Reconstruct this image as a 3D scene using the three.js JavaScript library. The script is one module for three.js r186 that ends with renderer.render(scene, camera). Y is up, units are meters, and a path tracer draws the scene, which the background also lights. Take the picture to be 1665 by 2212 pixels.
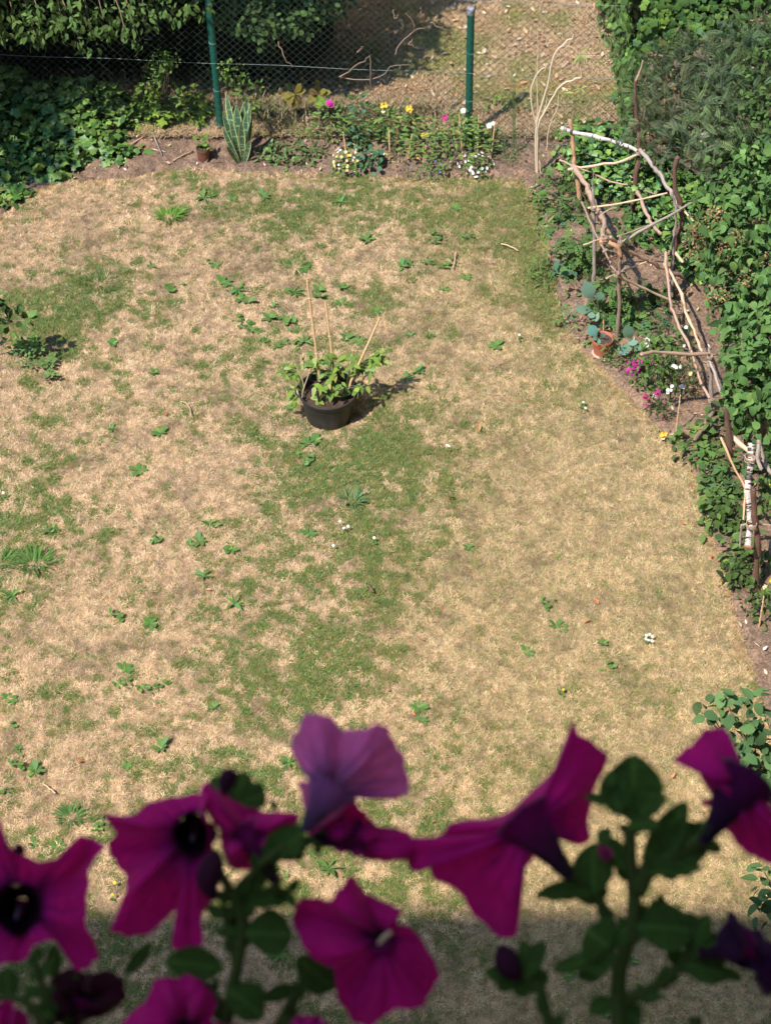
import * as THREE from 'three';
import { Sky } from 'three/addons/objects/Sky.js';
import { mergeGeometries } from 'three/addons/utils/BufferGeometryUtils.js';

// ---------------------------------------------------------------- camera, sky, sun, exposure
const CAM_H = 11.27, PITCH = 45 * Math.PI / 180, FOV = 26;
const scene = new THREE.Scene();
const camera = new THREE.PerspectiveCamera(FOV, 770 / 1024, 0.05, 400);
camera.position.set(0, CAM_H, 0);
camera.rotation.set(-PITCH, 0, 0);
camera.focus = 17.0;
camera.userData.fStop = 17;
scene.add(camera);

const SUN_EL = 57 * Math.PI / 180, SUN_AZ = 50 * Math.PI / 180;           // from behind the viewer, from the left
const sunDir = new THREE.Vector3(-Math.cos(SUN_AZ) * Math.cos(SUN_EL), Math.sin(SUN_EL), Math.sin(SUN_AZ) * Math.cos(SUN_EL));
const sky = new Sky();
sky.name = 'sky'; sky.scale.setScalar(350);
sky.userData = { kind: 'structure', label: 'clear blue daytime sky above the garden' };
sky.material.uniforms.sunPosition.value.copy(sunDir);
sky.material.uniforms.turbidity.value = 10;
sky.material.uniforms.rayleigh.value = 0.22;
sky.material.uniforms.mieCoefficient.value = 0.006;
scene.add(sky);
scene.environmentIntensity = 0.27;
const sun = new THREE.DirectionalLight(new THREE.Color(1.0, 0.9, 0.77), 5.0);
sun.position.copy(sunDir).multiplyScalar(40).add(new THREE.Vector3(0, 0, -12));
sun.target.position.set(0, 0, -12);
sun.castShadow = true;
sun.shadow.camera.left = -14; sun.shadow.camera.right = 14; sun.shadow.camera.top = 14; sun.shadow.camera.bottom = -14;
sun.shadow.camera.near = 1; sun.shadow.camera.far = 90; sun.shadow.mapSize.set(4096, 4096);
scene.add(sun, sun.target);

const renderer = new THREE.WebGLRenderer({ antialias: true });
renderer.toneMapping = THREE.LinearToneMapping;
renderer.toneMappingExposure = 1.42;
renderer.shadowMap.enabled = true;

// ---------------------------------------------------------------- helpers
let seed = 12345;
const rnd = () => { seed |= 0; seed = seed + 0x6D2B79F5 | 0; let t = Math.imul(seed ^ seed >>> 15, 1 | seed); t = t + Math.imul(t ^ t >>> 7, 61 | t) ^ t; return ((t ^ t >>> 14) >>> 0) / 4294967296; };
const rr = (a, b) => a + (b - a) * rnd();
const gauss = () => (rnd() + rnd() + rnd() + rnd() - 2) * 1.2;
const clamp = (x, a = 0, b = 1) => Math.min(b, Math.max(a, x));
const lerp = (a, b, t) => a + (b - a) * t;
const smooth = (a, b, x) => { const t = clamp((x - a) / (b - a)); return t * t * (3 - 2 * t); };
const V = (x, y, z) => new THREE.Vector3(x, y, z);
const hash2 = (i, j, s) => { let h = Math.imul(i, 374761393) + Math.imul(j, 668265263) + Math.imul(s, 2147483647 ^ 0x5bd1e995) | 0; h = Math.imul(h ^ h >>> 13, 1274126177); h ^= h >>> 16; return (h >>> 0) / 4294967296; };
function vnoise(x, y, s = 0) {
  const i = Math.floor(x), j = Math.floor(y), fx = x - i, fy = y - j, u = fx * fx * (3 - 2 * fx), v = fy * fy * (3 - 2 * fy);
  return lerp(lerp(hash2(i, j, s), hash2(i + 1, j, s), u), lerp(hash2(i, j + 1, s), hash2(i + 1, j + 1, s), u), v);
}
const fbm = (x, y, s = 0, o = 4) => { let a = 0, w = 0.5, t = 0; for (let k = 0; k < o; k++) { a += w * vnoise(x, y, s + k * 17); t += w; w *= 0.5; x *= 2.03; y *= 2.03; } return a / t; };

// measuring: sight lines of the photograph (1665 x 2212 units) turned into places in the garden
const FPX = 1106 / Math.tan(FOV * Math.PI / 360), sP = Math.sin(PITCH), cP = Math.cos(PITCH);
const ray = (px, py) => { const u = (px - 832.5) / FPX, v = -(py - 1106) / FPX; return V(u, -sP + v * cP, -cP - v * sP); };
const G = ([px, py], h = 0) => { const d = ray(px, py); return d.multiplyScalar((h - CAM_H) / d.y).add(camera.position); };      // at a height
const P = ([px, py], D) => { const d = ray(px, py); return d.multiplyScalar(D / -d.z).add(camera.position); };                 // at a distance from the house
const C = ([px, py], z) => ray(px, py).multiplyScalar(z).add(camera.position);                                                // at a depth from the eye
const toPx = (p) => { const x = p.x, y = p.y - CAM_H, z = p.z, d = -(y * sP) - z * cP, up = y * cP - z * sP; return [832.5 + FPX * x / d, 1106 - FPX * up / d]; };
const crop = (x0, y0, s) => (x, y) => [(x0 + x / s) / 1.7364, (y0 + y / s) / 1.7364];
const K1 = crop(0, 0, 1.665), K2 = crop(900, 0, 1.665), K3 = crop(1850, 0, 1.5994), K4 = crop(1900, 600, 1.680), K5 = crop(2100, 1150, 2.105), K6 = crop(2300, 1650, 2.602);
const KT = crop(900, 1000, 2.081), KM = crop(1150, 350, 2.22), KN = crop(450, 350, 2.379), KW = crop(2050, 1050, 2.775), KF = crop(2300, 1300, 2.817);
const KA = crop(0, 2600, 1.665), KB = crop(900, 2600, 1.665), KC = crop(1850, 2500, 1.5994);

const used = {};
const numbered = (n) => { const k = used[n] = (used[n] ?? -1) + 1; return k ? `${n}_${String(k).padStart(3, '0')}` : n; };
function tag(o, label, category, group) { o.userData.label = label; o.userData.category = category; if (group) o.userData.group = group; return o; }
function thing(name, label, category, pos = [0, 0, 0], group) {
  const o = new THREE.Group(); o.name = numbered(name); o.position.set(...(pos.isVector3 ? pos.toArray() : pos)); scene.add(o);
  return tag(o, label, category, group);
}
const shadowed = (m) => { m.castShadow = m.receiveShadow = true; return m; };
function part(parent, name, geo, mat, stuff) {
  const m = shadowed(new THREE.Mesh(geo, mat)); m.name = name; parent.add(m);
  if (stuff) m.userData.kind = 'stuff';
  return m;
}
function struct(name, geo, mat, label) { const m = shadowed(new THREE.Mesh(geo, mat)); m.name = numbered(name); m.userData = { kind: 'structure', label }; scene.add(m); return m; }

// mesh builder
class MB {
  constructor() { this.p = []; this.i = []; this.uv = []; this.c = null; }
  v(x, y, z, u = 0, w = 0) { this.p.push(x, y, z); this.uv.push(u, w); return this.p.length / 3 - 1; }
  t(a, b, c) { this.i.push(a, b, c); }
  tube(pts, r, seg = 7, wob = 0) {                                           // pts Vector3[], r number | (t)=>radius
    const R = typeof r === 'function' ? r : () => r, n = pts.length, rings = [];
    let nrm = null, len = 0;
    for (let k = 0; k < n; k++) {
      const T = pts[Math.min(n - 1, k + 1)].clone().sub(pts[Math.max(0, k - 1)]).normalize();
      if (k) len += pts[k].distanceTo(pts[k - 1]);
      if (!nrm) nrm = Math.abs(T.y) < 0.9 ? V(0, 1, 0) : V(1, 0, 0);
      nrm = nrm.clone().addScaledVector(T, -nrm.dot(T)).normalize();
      const bi = T.clone().cross(nrm), ring = [], rad = R(k / (n - 1));
      for (let s = 0; s <= seg; s++) {
        const a = s / seg * Math.PI * 2, q = rad * (1 + (wob && s < seg ? wob * (hash2(k, s, 7) - 0.5) : wob ? wob * (hash2(k, 0, 7) - 0.5) : 0));
        ring.push(this.v(pts[k].x + q * (Math.cos(a) * nrm.x + Math.sin(a) * bi.x), pts[k].y + q * (Math.cos(a) * nrm.y + Math.sin(a) * bi.y), pts[k].z + q * (Math.cos(a) * nrm.z + Math.sin(a) * bi.z), s / seg, len));
      }
      rings.push(ring);
    }
    for (let k = 0; k < n - 1; k++) for (let s = 0; s < seg; s++) { const a = rings[k][s], b = rings[k][s + 1], c = rings[k + 1][s], d = rings[k + 1][s + 1]; this.t(a, b, c); this.t(b, d, c); }
    for (const [ring, pt, f] of [[rings[0], pts[0], 1], [rings[n - 1], pts[n - 1], 0]]) { const c = this.v(pt.x, pt.y, pt.z); for (let s = 0; s < seg; s++) f ? this.t(c, ring[s + 1], ring[s]) : this.t(c, ring[s], ring[s + 1]); }
    return this;
  }
  geo() {
    const g = new THREE.BufferGeometry();
    g.setAttribute('position', new THREE.Float32BufferAttribute(this.p, 3)); g.setAttribute('uv', new THREE.Float32BufferAttribute(this.uv, 2));
    if (this.c) g.setAttribute('color', new THREE.Float32BufferAttribute(this.c, 3));
    g.setIndex(this.i); g.computeVertexNormals(); return g;
  }
}
const curve = (pts, n, jit = 0) => { const c = new THREE.CatmullRomCurve3(pts).getPoints(n); if (jit) c.forEach((p, k) => { if (k && k < n) { p.x += gauss() * jit; p.y += gauss() * jit; p.z += gauss() * jit; } }); return c; };

// textures and materials
function dataTex(w, h, fn, srgb = false, repeat = true) {
  const d = new Uint8Array(w * h * 4);
  for (let j = 0; j < h; j++) for (let i = 0; i < w; i++) { const c = fn(i, j), k = (j * w + i) * 4; d[k] = clamp(c[0]) * 255; d[k + 1] = clamp(c[1]) * 255; d[k + 2] = clamp(c[2]) * 255; d[k + 3] = 255; }
  const t = new THREE.DataTexture(d, w, h); t.magFilter = THREE.LinearFilter; t.minFilter = THREE.LinearMipmapLinearFilter; t.generateMipmaps = true;
  if (repeat) t.wrapS = t.wrapT = THREE.RepeatWrapping;
  if (srgb) t.colorSpace = THREE.SRGBColorSpace;
  t.needsUpdate = true; return t;
}
const mat = (rgb, rough = 0.8, extra = {}) => new THREE.MeshStandardMaterial({ color: new THREE.Color().setRGB(...rgb), roughness: rough, side: THREE.DoubleSide, ...extra });
const leafMat = (rgb = [1, 1, 1], tr = 0.35, extra = {}) => new THREE.MeshPhysicalMaterial({ color: new THREE.Color().setRGB(...rgb), roughness: 0.95, transmission: tr, thickness: 0, ior: 1.3, specularIntensity: 0.35, side: THREE.DoubleSide, ...extra });
const glossLeaf = (rgb = [1, 1, 1], rough = 0.42, extra = {}) => new THREE.MeshPhysicalMaterial({ specularIntensity: 0.7, color: new THREE.Color().setRGB(...rgb), roughness: rough, side: THREE.DoubleSide, ...extra });
const barkTex = dataTex(64, 256, (i, j) => { const s = 0.5 + 0.35 * fbm(i / 4, j / 30, 3) + 0.3 * (fbm(i / 9, j / 9, 9) - 0.5); return [s, s, s]; }, false);
barkTex.repeat.set(2, 4);
const bark = (rgb, rough = 0.85) => mat(rgb, rough, { map: barkTex, bumpMap: barkTex, bumpScale: 0.004 });

// leaves: base at the origin, growing along +Y, face towards +Z
function ovate(len, wid, { fold = 0.18, droop = 0.25, prof = [[0.18, 0.62], [0.42, 1], [0.7, 0.72]], wave = 0 } = {}) {
  const m = new MB(), bend = (t) => [len * (t - droop * 0.25 * t * t), -len * droop * t * t];
  const at = (t, x, k = 0) => { const [y, z] = bend(t); return m.v(x, y, z + Math.abs(x) * fold + (x ? wave * (k % 2 ? 1 : -1) : 0), 0.5 + x / wid / 2, t); };
  const b = at(0, 0); let prev = null;
  prof.forEach(([t, w], k) => {
    const L = at(t, -w * wid / 2, k), M = at(t, 0), R = at(t, w * wid / 2, k);
    if (!prev) { m.t(b, M, L); m.t(b, R, M); } else { m.t(prev[0], prev[1], M); m.t(prev[0], M, L); m.t(prev[1], prev[2], R); m.t(prev[1], R, M); }
    prev = [L, M, R];
  });
  const tip = at(1, 0); m.t(prev[0], prev[1], tip); m.t(prev[1], prev[2], tip);
  return m.geo();
}
function lobed(size, pts, cup = 0.12) {                                      // polar outline [angle from the tip, radius]
  const m = new MB(), c = m.v(0, size * 0.38, size * 0.05, 0.5, 0.4), ring = [];
  const put = (a, r) => m.v(Math.sin(a) * r * size * 0.62, size * 0.38 + Math.cos(a) * r * size * 0.62, -cup * size * r * r * (0.6 + 0.4 * Math.cos(a * 3)), 0.5 + Math.sin(a) * r / 2, 0.5 + Math.cos(a) * r / 2);
  const all = [...pts.map(([a, r]) => [a * Math.PI / 180, r]), ...pts.slice().reverse().filter(([a]) => a > 0 && a < 180).map(([a, r]) => [-a * Math.PI / 180, r])];
  for (const [a, r] of all) ring.push(put(a, r));
  for (let k = 0; k < ring.length; k++) m.t(c, ring[(k + 1) % ring.length], ring[k]);
  return m.geo();
}
const ivyGeo = (s) => lobed(s, [[0, 1], [30, 0.68], [58, 0.86], [95, 0.62], [128, 0.68], [180, 0.3]]);
const mapleGeo = (s) => lobed(s, [[0, 1], [24, 0.5], [50, 0.9], [80, 0.48], [112, 0.75], [150, 0.5], [180, 0.3]]);
function fern(len, wid, n = 6, w = 0.3) {                                         // a divided leaf: leaflets along a rib
  const m = new MB(); const z = (t) => -len * 0.3 * t * t;
  const a = m.v(-len * 0.012, 0, 0), b = m.v(len * 0.012, 0, 0), e = m.v(0, len, z(1)); m.t(a, b, e);
  for (let k = 0; k <= n; k++) for (const s of k === n ? [0] : [-1, 1]) {
    const t = 0.25 + 0.7 * k / n, L = wid / 2 * (s ? Math.sin(Math.PI * (0.25 + 0.65 * k / n)) : 0.7), y = t * len, ang = s ? 0.75 : 0;
    const dx = s ? s * Math.cos(ang * 0.6) : 0, dy = s ? Math.sin(ang) * 0.6 : 1, px = -dy, py = dx;
    const p0 = m.v(0, y, z(t)), p1 = m.v(dx * L * 0.5 + px * L * w, y + dy * L * 0.5 + py * L * w, z(t) + L * 0.08), p2 = m.v(dx * L, y + dy * L, z(t) - L * 0.15), p3 = m.v(dx * L * 0.5 - px * L * w, y + dy * L * 0.5 - py * L * w, z(t) + L * 0.08);
    m.t(p0, p1, p2); m.t(p0, p2, p3);
  }
  return m.geo();
}
// the turn that points a leaf along dir with its face towards nrm
const qm = new THREE.Matrix4();
function leafQuat(dir, nrm) {
  const y = dir.clone().normalize(); let z = nrm.clone().addScaledVector(y, -nrm.dot(y)); if (z.lengthSq() < 1e-6) z = V(0.3, 0.2, 1).addScaledVector(y, -V(0.3, 0.2, 1).dot(y)); z.normalize();
  const x = y.clone().cross(z); return new THREE.Quaternion().setFromRotationMatrix(qm.makeBasis(x, y, z));
}
const rdir = () => { const u = rr(-1, 1), a = rr(0, Math.PI * 2), s = Math.sqrt(1 - u * u); return V(s * Math.cos(a), u, s * Math.sin(a)); };
const M4 = new THREE.Matrix4();
function scatter(parent, name, geo, material, list, stuff = true) {            // list: {p, q, s, c}
  const im = shadowed(new THREE.InstancedMesh(geo, material, list.length)); im.name = name;
  list.forEach((o, k) => { im.setMatrixAt(k, M4.compose(o.p, o.q, o.s.isVector3 ? o.s : V(o.s, o.s, o.s))); im.setColorAt(k, o.c); });
  im.instanceMatrix.needsUpdate = true;
  if (stuff) im.userData.kind = 'stuff';
  parent.add(im); return im;
}
const col = (rgb, v = 0.2, hue = 0.08) => { const k = 1 + gauss() * v, h = gauss() * hue; return new THREE.Color().setRGB(clamp(rgb[0] * k * (1 + h), 0.003, 0.9), clamp(rgb[1] * k, 0.003, 0.9), clamp(rgb[2] * k * (1 - h), 0.002, 0.9)); };
const pick = (a) => a[Math.floor(rnd() * a.length) % a.length];
// leaves round ellipsoids [cx, cy, cz, rx, ry, rz, share]
function blobLeaves(blobs, n, size, colors, { shell = [0.7, 1.05], up = 0.5, out = 1, jit = 0.6, hang = 0.4, vary = 0.22, keep = null, sz = [0.65, 1.2] } = {}) {
  const L = [], tot = blobs.reduce((a, b) => a + (b[6] ?? b[3] * b[4] + b[3] * b[5]), 0);
  for (const b of blobs) {
    const c = V(b[0], b[1], b[2]), k = Math.round(n * (b[6] ?? b[3] * b[4] + b[3] * b[5]) / tot);
    for (let i = 0; i < k; i++) {
      const d = rdir(), r = lerp(shell[0], shell[1], Math.sqrt(rnd())), p = V(d.x * b[3] * r, d.y * b[4] * r, d.z * b[5] * r).add(c);
      if (keep && !keep(p)) continue;
      const nrm = d.clone().multiplyScalar(out).add(V(0, up, 0)).addScaledVector(rdir(), jit), dir = rdir().add(V(0, -hang, 0)).addScaledVector(d, 0.4);
      const clump = 0.75 + 0.5 * vnoise(p.x * 4 + 50, p.y * 4 + p.z * 3 + 50, 5);
      const cc = col(pick(colors), vary); cc.multiplyScalar(clump);
      L.push({ p, q: leafQuat(dir, nrm), s: size * rr(...sz), c: cc });
    }
  }
  return L;
}
// separate leaf parts (shared geometry), the rest as one mass
const leafCache = new Map();
function colorMat(base, c, steps = 5) { const key = base.uuid + [c.r, c.g, c.b].map((x) => Math.round(Math.sqrt(x) * 14)).join('_'); if (!leafCache.has(key)) { const m = base.clone(); m.color.copy(c); leafCache.set(key, m); } return leafCache.get(key); }
function leafParts(parent, geos, base, list, name = 'leaf') {
  for (const o of list) { const m = part(parent, name, pick(geos), colorMat(base, o.c)); m.position.copy(o.p); m.quaternion.copy(o.q); if (o.s.isVector3) m.scale.copy(o.s); else m.scale.setScalar(o.s); }
}

// ---------------------------------------------------------------- ground, beds, lawn
const lawnEdge = [[-330, 560], [-60, 500], [10, 462], [60, 418], [130, 392], [250, 388], [350, 368], [450, 366], [550, 372], [700, 376], [900, 386], [1060, 382], [1130, 392], [1180, 480], [1192, 580], [1212, 680], [1260, 755], [1340, 832], [1400, 902], [1450, 955], [1500, 1024], [1530, 1110], [1545, 1185], [1575, 1270], [1600, 1370], [1632, 1470], [1660, 1560], [1720, 1800], [1960, 2450], [-330, 2450]].map((p) => G(p));
const inLawn = (x, z) => { let c = false; for (let i = 0, j = lawnEdge.length - 1; i < lawnEdge.length; j = i++) { const a = lawnEdge[i], b = lawnEdge[j]; if ((a.z > z) !== (b.z > z) && x < (b.x - a.x) * (z - a.z) / (b.z - a.z) + a.x) c = !c; } return c; };
const edgeDist = (x, z) => { let m = 9; for (let i = 0, j = lawnEdge.length - 1; i < lawnEdge.length; j = i++) { const a = lawnEdge[i], b = lawnEdge[j], dx = b.x - a.x, dz = b.z - a.z, t = clamp(((x - a.x) * dx + (z - a.z) * dz) / (dx * dx + dz * dz)), ex = x - a.x - t * dx, ez = z - a.z - t * dz; m = Math.min(m, ex * ex + ez * ez); } return Math.sqrt(m); };

const soilTex = dataTex(1024, 1024, (i, j) => {
  const u = i / 1024 * 8, v = j / 1024 * 8, f = fbm(u * 3, v * 3, 1, 4), g = fbm(u * 22, v * 22, 5, 3), q = vnoise(u * 60, v * 60, 8);
  const k = 0.46 + 0.24 * (f - 0.5) + 0.35 * (g - 0.5) + (q > 0.9 ? 0.14 : q < 0.12 ? -0.14 : 0);
  const h2 = 0.04 * (fbm(u * 2 + 5, v * 2, 9, 2) - 0.5); return [k * (1.1 + h2), k * 0.93, k * (0.79 - h2)];
}, true);
const farTex = dataTex(512, 512, (i, j) => { const f = fbm(i / 40, j / 40, 31, 4), g = fbm(i / 5, j / 5, 33, 3), k = 0.5 + 0.3 * (f - 0.5) + 0.5 * (g - 0.5); return [k * 1.08, k * 0.92 + (1 - f) * 0.04, k * 0.66]; }, true);
farTex.repeat.set(60, 60);
const gg = new THREE.PlaneGeometry(240, 240); gg.rotateX(-Math.PI / 2);
const ground = struct('ground', gg, mat([0.62, 0.6, 0.55], 0.95, { map: farTex }), 'dry ground running out beyond the gardens');
ground.position.y = -0.12;
{ // bed soil: lumpy sheet that dips under the turf
  const X0 = -4.6, X1 = 5.2, D0 = 7.6, D1 = 16.15, S = 0.028, nx = Math.round((X1 - X0) / S), nz = Math.round((D1 - D0) / S), m = new MB();
  for (let j = 0; j <= nz; j++) for (let i = 0; i <= nx; i++) {
    const x = X0 + i * S, z = -(D0 + j * S), e = edgeDist(x, z) * (inLawn(x, z) ? -1 : 1);
    const lump = 0.05 * fbm(x * 5, z * 5, 2, 3) + 0.035 * fbm(x * 17, z * 17, 4, 2) + (vnoise(x * 34, z * 34, 6) > 0.78 ? 0.012 : 0);
    m.v(x, lerp(-0.07, lump - 0.022, smooth(-0.09, 0.05, e + 0.05 * (vnoise(x * 13, z * 13, 12) - 0.5))), z, x / 2, z / 2);
  }
  for (let j = 0; j < nz; j++) for (let i = 0; i < nx; i++) { const a = j * (nx + 1) + i, b = a + 1, c = a + nx + 1, d = c + 1; m.t(a, b, c); m.t(b, d, c); }
  struct('garden_bed', m.geo(), mat([0.74, 0.68, 0.62], 0.95, { map: soilTex, bumpMap: soilTex, bumpScale: 0.01 }), 'bare brown soil of the flower and vegetable beds');
}
const bedY = (x, z) => 0.05 * fbm(x * 5, z * 5, 2, 3) + 0.035 * fbm(x * 17, z * 17, 4, 2) - 0.022;
const S0 = (px) => { const p = G(px); p.y = bedY(p.x, p.z); return p; };

const greenSpots = [[760, 440, 330, 60, 0.42], [1150, 500, 50, 170, 0.55], [1200, 650, 40, 110, 0.5], [1265, 790, 50, 70, 0.2], [700, 720, 190, 120, 0.16], [760, 1080, 180, 150, 0.34], [600, 1290, 170, 150, 0.22], [860, 960, 170, 90, 0.2], [50, 690, 120, 60, 0.42], [220, 640, 70, 60, 0.34], [110, 920, 90, 90, 0.2], [90, 1090, 120, 90, 0.12], [700, 1540, 190, 160, 0.24], [520, 1440, 130, 100, 0.14], [420, 1730, 260, 140, 0.12], [40, 1230, 90, 130, 0.16], [1000, 1900, 300, 200, 0.1], [300, 2050, 400, 130, 0.22], [850, 1200, 130, 90, 0.2], [470, 560, 190, 110, -0.12], [330, 1160, 200, 130, -0.12], [480, 1000, 160, 110, -0.14], [250, 480, 200, 70, -0.14], [1300, 1350, 230, 400, -0.1], [1350, 1000, 200, 250, -0.06], [250, 1330, 150, 100, -0.06]];
function greenness(px, py, x, z) {
  let g = lerp(0.35, 0.3, smooth(700, 1000, px)); for (const [a, b, sx, sy, k] of greenSpots) g += k * Math.exp(-(((px - a) / sx) ** 2 + ((py - b) / sy) ** 2) / 2 * 1.4);
  return g + 0.6 * (fbm(x * 2.4 + 30, z * 2.4 + 90, 41, 3) - 0.5) + (0.8 * (fbm(x * 9.5 + 20, z * 9.5 + 40, 47, 3) - 0.5) + 0.85 * (fbm(x * 19 + 20, z * 19 + 40, 49, 2) - 0.5)) * (px < 900 ? 1 : lerp(1, 0.7, clamp((px - 900) / 300)));
}
const lawnTex = dataTex(1024, 1024, (i, j) => {
  const u = i / 1024, v = j / 1024, f = fbm(u * 20, v * 20, 21, 4), g = fbm(u * 160, v * 160, 25, 3), k = 0.6 + 0.22 * (f - 0.5) + 0.5 * (g - 0.5);
  return [k * 1.1, k * 0.9, k * 0.64];
}, true);
{
  const sh = new THREE.Shape(lawnEdge.map((p) => new THREE.Vector2(p.x, -p.z))), g = new THREE.ShapeGeometry(sh); g.rotateX(-Math.PI / 2);
  const uv = g.attributes.uv; for (let k = 0; k < uv.count; k++) uv.setXY(k, uv.getX(k) / 5, uv.getY(k) / 5);
  struct('lawn', g, mat([0.62, 0.58, 0.55], 0.95, { map: lawnTex, bumpMap: lawnTex, bumpScale: 0.012 }), 'sun scorched lawn, straw coloured with green patches');
}
{ // the neighbour's ground beyond the fence
  const a = G([-900, 305]), m = new MB(), z0 = a.z - 0.0, nx = 90, nz = 60;
  for (let j = 0; j <= nz; j++) for (let i = 0; i <= nx; i++) { const x = -7 + i / nx * 13, z = -15.75 - j / nz * 6; m.v(x, lerp(-0.1, 0.03 + 0.06 * fbm(x * 2, z * 2, 77, 3), smooth(0, 7, j)), z, x / 5, z / 5); }
  for (let j = 0; j < nz; j++) for (let i = 0; i < nx; i++) { const q = j * (nx + 1) + i, b = q + 1, c = q + nx + 1, d = c + 1; m.t(q, b, c); m.t(b, d, c); }
  struct('neighbour_lawn', m.geo(), mat([0.6, 0.53, 0.46], 0.95, { map: lawnTex, bumpMap: lawnTex, bumpScale: 0.02 }), 'dry brown grass of the next garden beyond the fence');
}
function tuft(n, len, el, w, spread, curl) {
  const m = new MB();
  for (let k = 0; k < n; k++) {
    const a = rr(0, Math.PI * 2), e = rr(...el), L = rr(...len), c = Math.cos(a), s = Math.sin(a), bx = gauss() * spread, bz = gauss() * spread, W = w * rr(0.7, 1.2), px = -s * W / 2, pz = c * W / 2;
    const a2 = a + gauss() * curl, h1 = L * 0.55, x1 = bx + c * Math.cos(e) * h1, y1 = Math.sin(e) * h1, z1 = bz + s * Math.cos(e) * h1, e2 = e - curl * rr(0.3, 1.1);
    const x2 = x1 + Math.cos(a2) * Math.cos(e2) * L * 0.45, y2 = Math.max(0.001, y1 + Math.sin(e2) * L * 0.45), z2 = z1 + Math.sin(a2) * Math.cos(e2) * L * 0.45;
    const A = m.v(bx - px, 0, bz - pz), B = m.v(bx + px, 0, bz + pz), D = m.v(x1 - px * 0.8, y1, z1 - pz * 0.8), E = m.v(x1 + px * 0.8, y1, z1 + pz * 0.8), F = m.v(x2, y2, z2);
    m.t(A, B, D); m.t(B, E, D); m.t(D, E, F);
  }
  return m.geo();
}
const DRYP = [[0.62, 0.425, 0.25], [0.54, 0.365, 0.21], [0.44, 0.295, 0.165], [0.64, 0.46, 0.28]], DRYY = [[0.5, 0.355, 0.185], [0.44, 0.31, 0.16], [0.39, 0.28, 0.14], [0.55, 0.4, 0.215]];
const GRN = [[0.125, 0.23, 0.055], [0.16, 0.26, 0.065], [0.1, 0.19, 0.055], [0.22, 0.275, 0.085]], OLV = [[0.25, 0.24, 0.08], [0.29, 0.265, 0.095], [0.22, 0.225, 0.075]];
{
  const dry = [[], [], []], grn = [[], [], []];
  const N = 520000, xa = -3.7, xb = 4.2, da = 6.6, db = 15.9;
  for (let k = 0; k < N; k++) {
    const x = rr(xa, xb), z = -rr(da, db), [px, py] = toPx(V(x, 0, z));
    if (px < -50 || px > 1715 || py > 2270 || !inLawn(x, z)) continue;
    const e = edgeDist(x, z), fr = fbm(x * 6, z * 6, 61, 2);
    if (e < 0.16 * fr && rnd() < 0.7) continue;
    const g = greenness(px, py, x, z), isG = rnd() < 0.8 * smooth(0.2, 0.72, g + 0.3 * (rnd() - 0.5)), cl = vnoise(x * 24 + 7, z * 24 + 3, 211), cl2 = vnoise(x * 52 + 7, z * 52 + 3, 213), right = smooth(620, 1150, px + 300 * (fbm(x * 1.3, z * 1.3, 71, 2) - 0.5));
    const patch = 0.86 + 0.4 * fbm(x * 3, z * 3, 73, 3), q = new THREE.Quaternion().setFromAxisAngle(V(0, 1, 0), rr(0, 6.283));
    if (isG) { const c = col(pick(rnd() < 0.35 + 0.3 * right ? OLV : GRN), 0.18); grn[k % 3].push({ p: V(x, 0, z), q, s: rr(0.7, 1.2) * lerp(0.7, 1.2, smooth(0.4, 1, g)) * (0.7 + 0.5 * cl), c }); }
    else {
      const bald = fbm(x * 5 + 9, z * 5 + 5, 83, 3), brown = smooth(0.56, 0.72, bald) * 0.25 + 0.42 * smooth(0.62, 0.25, cl * 0.6 + cl2 * 0.4 + 0.08 * gauss());
      const c = col(pick(rnd() < right * 0.85 ? DRYY : DRYP), 0.16, 0.04).multiplyScalar(patch * (1 - brown)); if (rnd() < 0.1 + 0.15 * right) c.copy(col(pick(OLV), 0.2));
      if (rnd() < 0.07) c.multiplyScalar(0.55);
      dry[k % 3].push({ p: V(x, 0, z), q, s: rr(0.75, 1.1) * (0.6 + 0.85 * cl), c });
    }
  }
  const dm = mat([1, 1, 1], 0.9), gm = leafMat([1, 1, 1], 0.3);
  const dg = thing('dry_grass', 'straw coloured dry grass blades matted over the lawn', 'grass'); dg.userData.kind = 'stuff';
  const gr = thing('green_grass', 'green grass blades growing in patches over the lawn', 'grass'); gr.userData.kind = 'stuff';
  dry.forEach((l) => scatter(dg, 'blades', tuft(8, [0.02, 0.046], [0.1, 0.85], 0.0034, 0.011, 0.9), dm, l));
  grn.forEach((l) => scatter(gr, 'blades', tuft(8, [0.022, 0.046], [0.4, 1.25], 0.0034, 0.011, 0.6), gm, l));
  // beyond the fence: rough dry grass and litter
  const far = [[], []], lit = [];
  for (let k = 0; k < 52000; k++) {
    const x = rr(-3.6, 3.2), z = -rr(15.8, 19.9), [px] = toPx(V(x, 0, z)); if (px < 0 || px > 1400) continue;
    const f = fbm(x * 2.5, z * 2.5, 93, 3), c = f + 0.25 * (rnd() - 0.5) > 0.6 ? col(pick(OLV), 0.2) : col(pick([[0.43, 0.3, 0.17], [0.35, 0.24, 0.135], [0.5, 0.36, 0.21]]), 0.28, 0.05);
    far[k % 2].push({ p: V(x, 0.05, z), q: new THREE.Quaternion().setFromAxisAngle(V(0, 1, 0), rr(0, 6.283)), s: rr(0.9, 1.7), c });
  }
  for (let k = 0; k < 900; k++) { const x = rr(-1, 3), z = -rr(15.9, 19.5); lit.push({ p: V(x, 0.09, z), q: leafQuat(rdir().setY(0.1), V(gauss() * 0.5, 1, gauss() * 0.5)), s: rr(0.3, 0.75), c: col(pick([[0.45, 0.32, 0.2], [0.36, 0.24, 0.14], [0.55, 0.44, 0.3], [0.42, 0.2, 0.1], [0.5, 0.36, 0.24]]), 0.25) }); }
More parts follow.
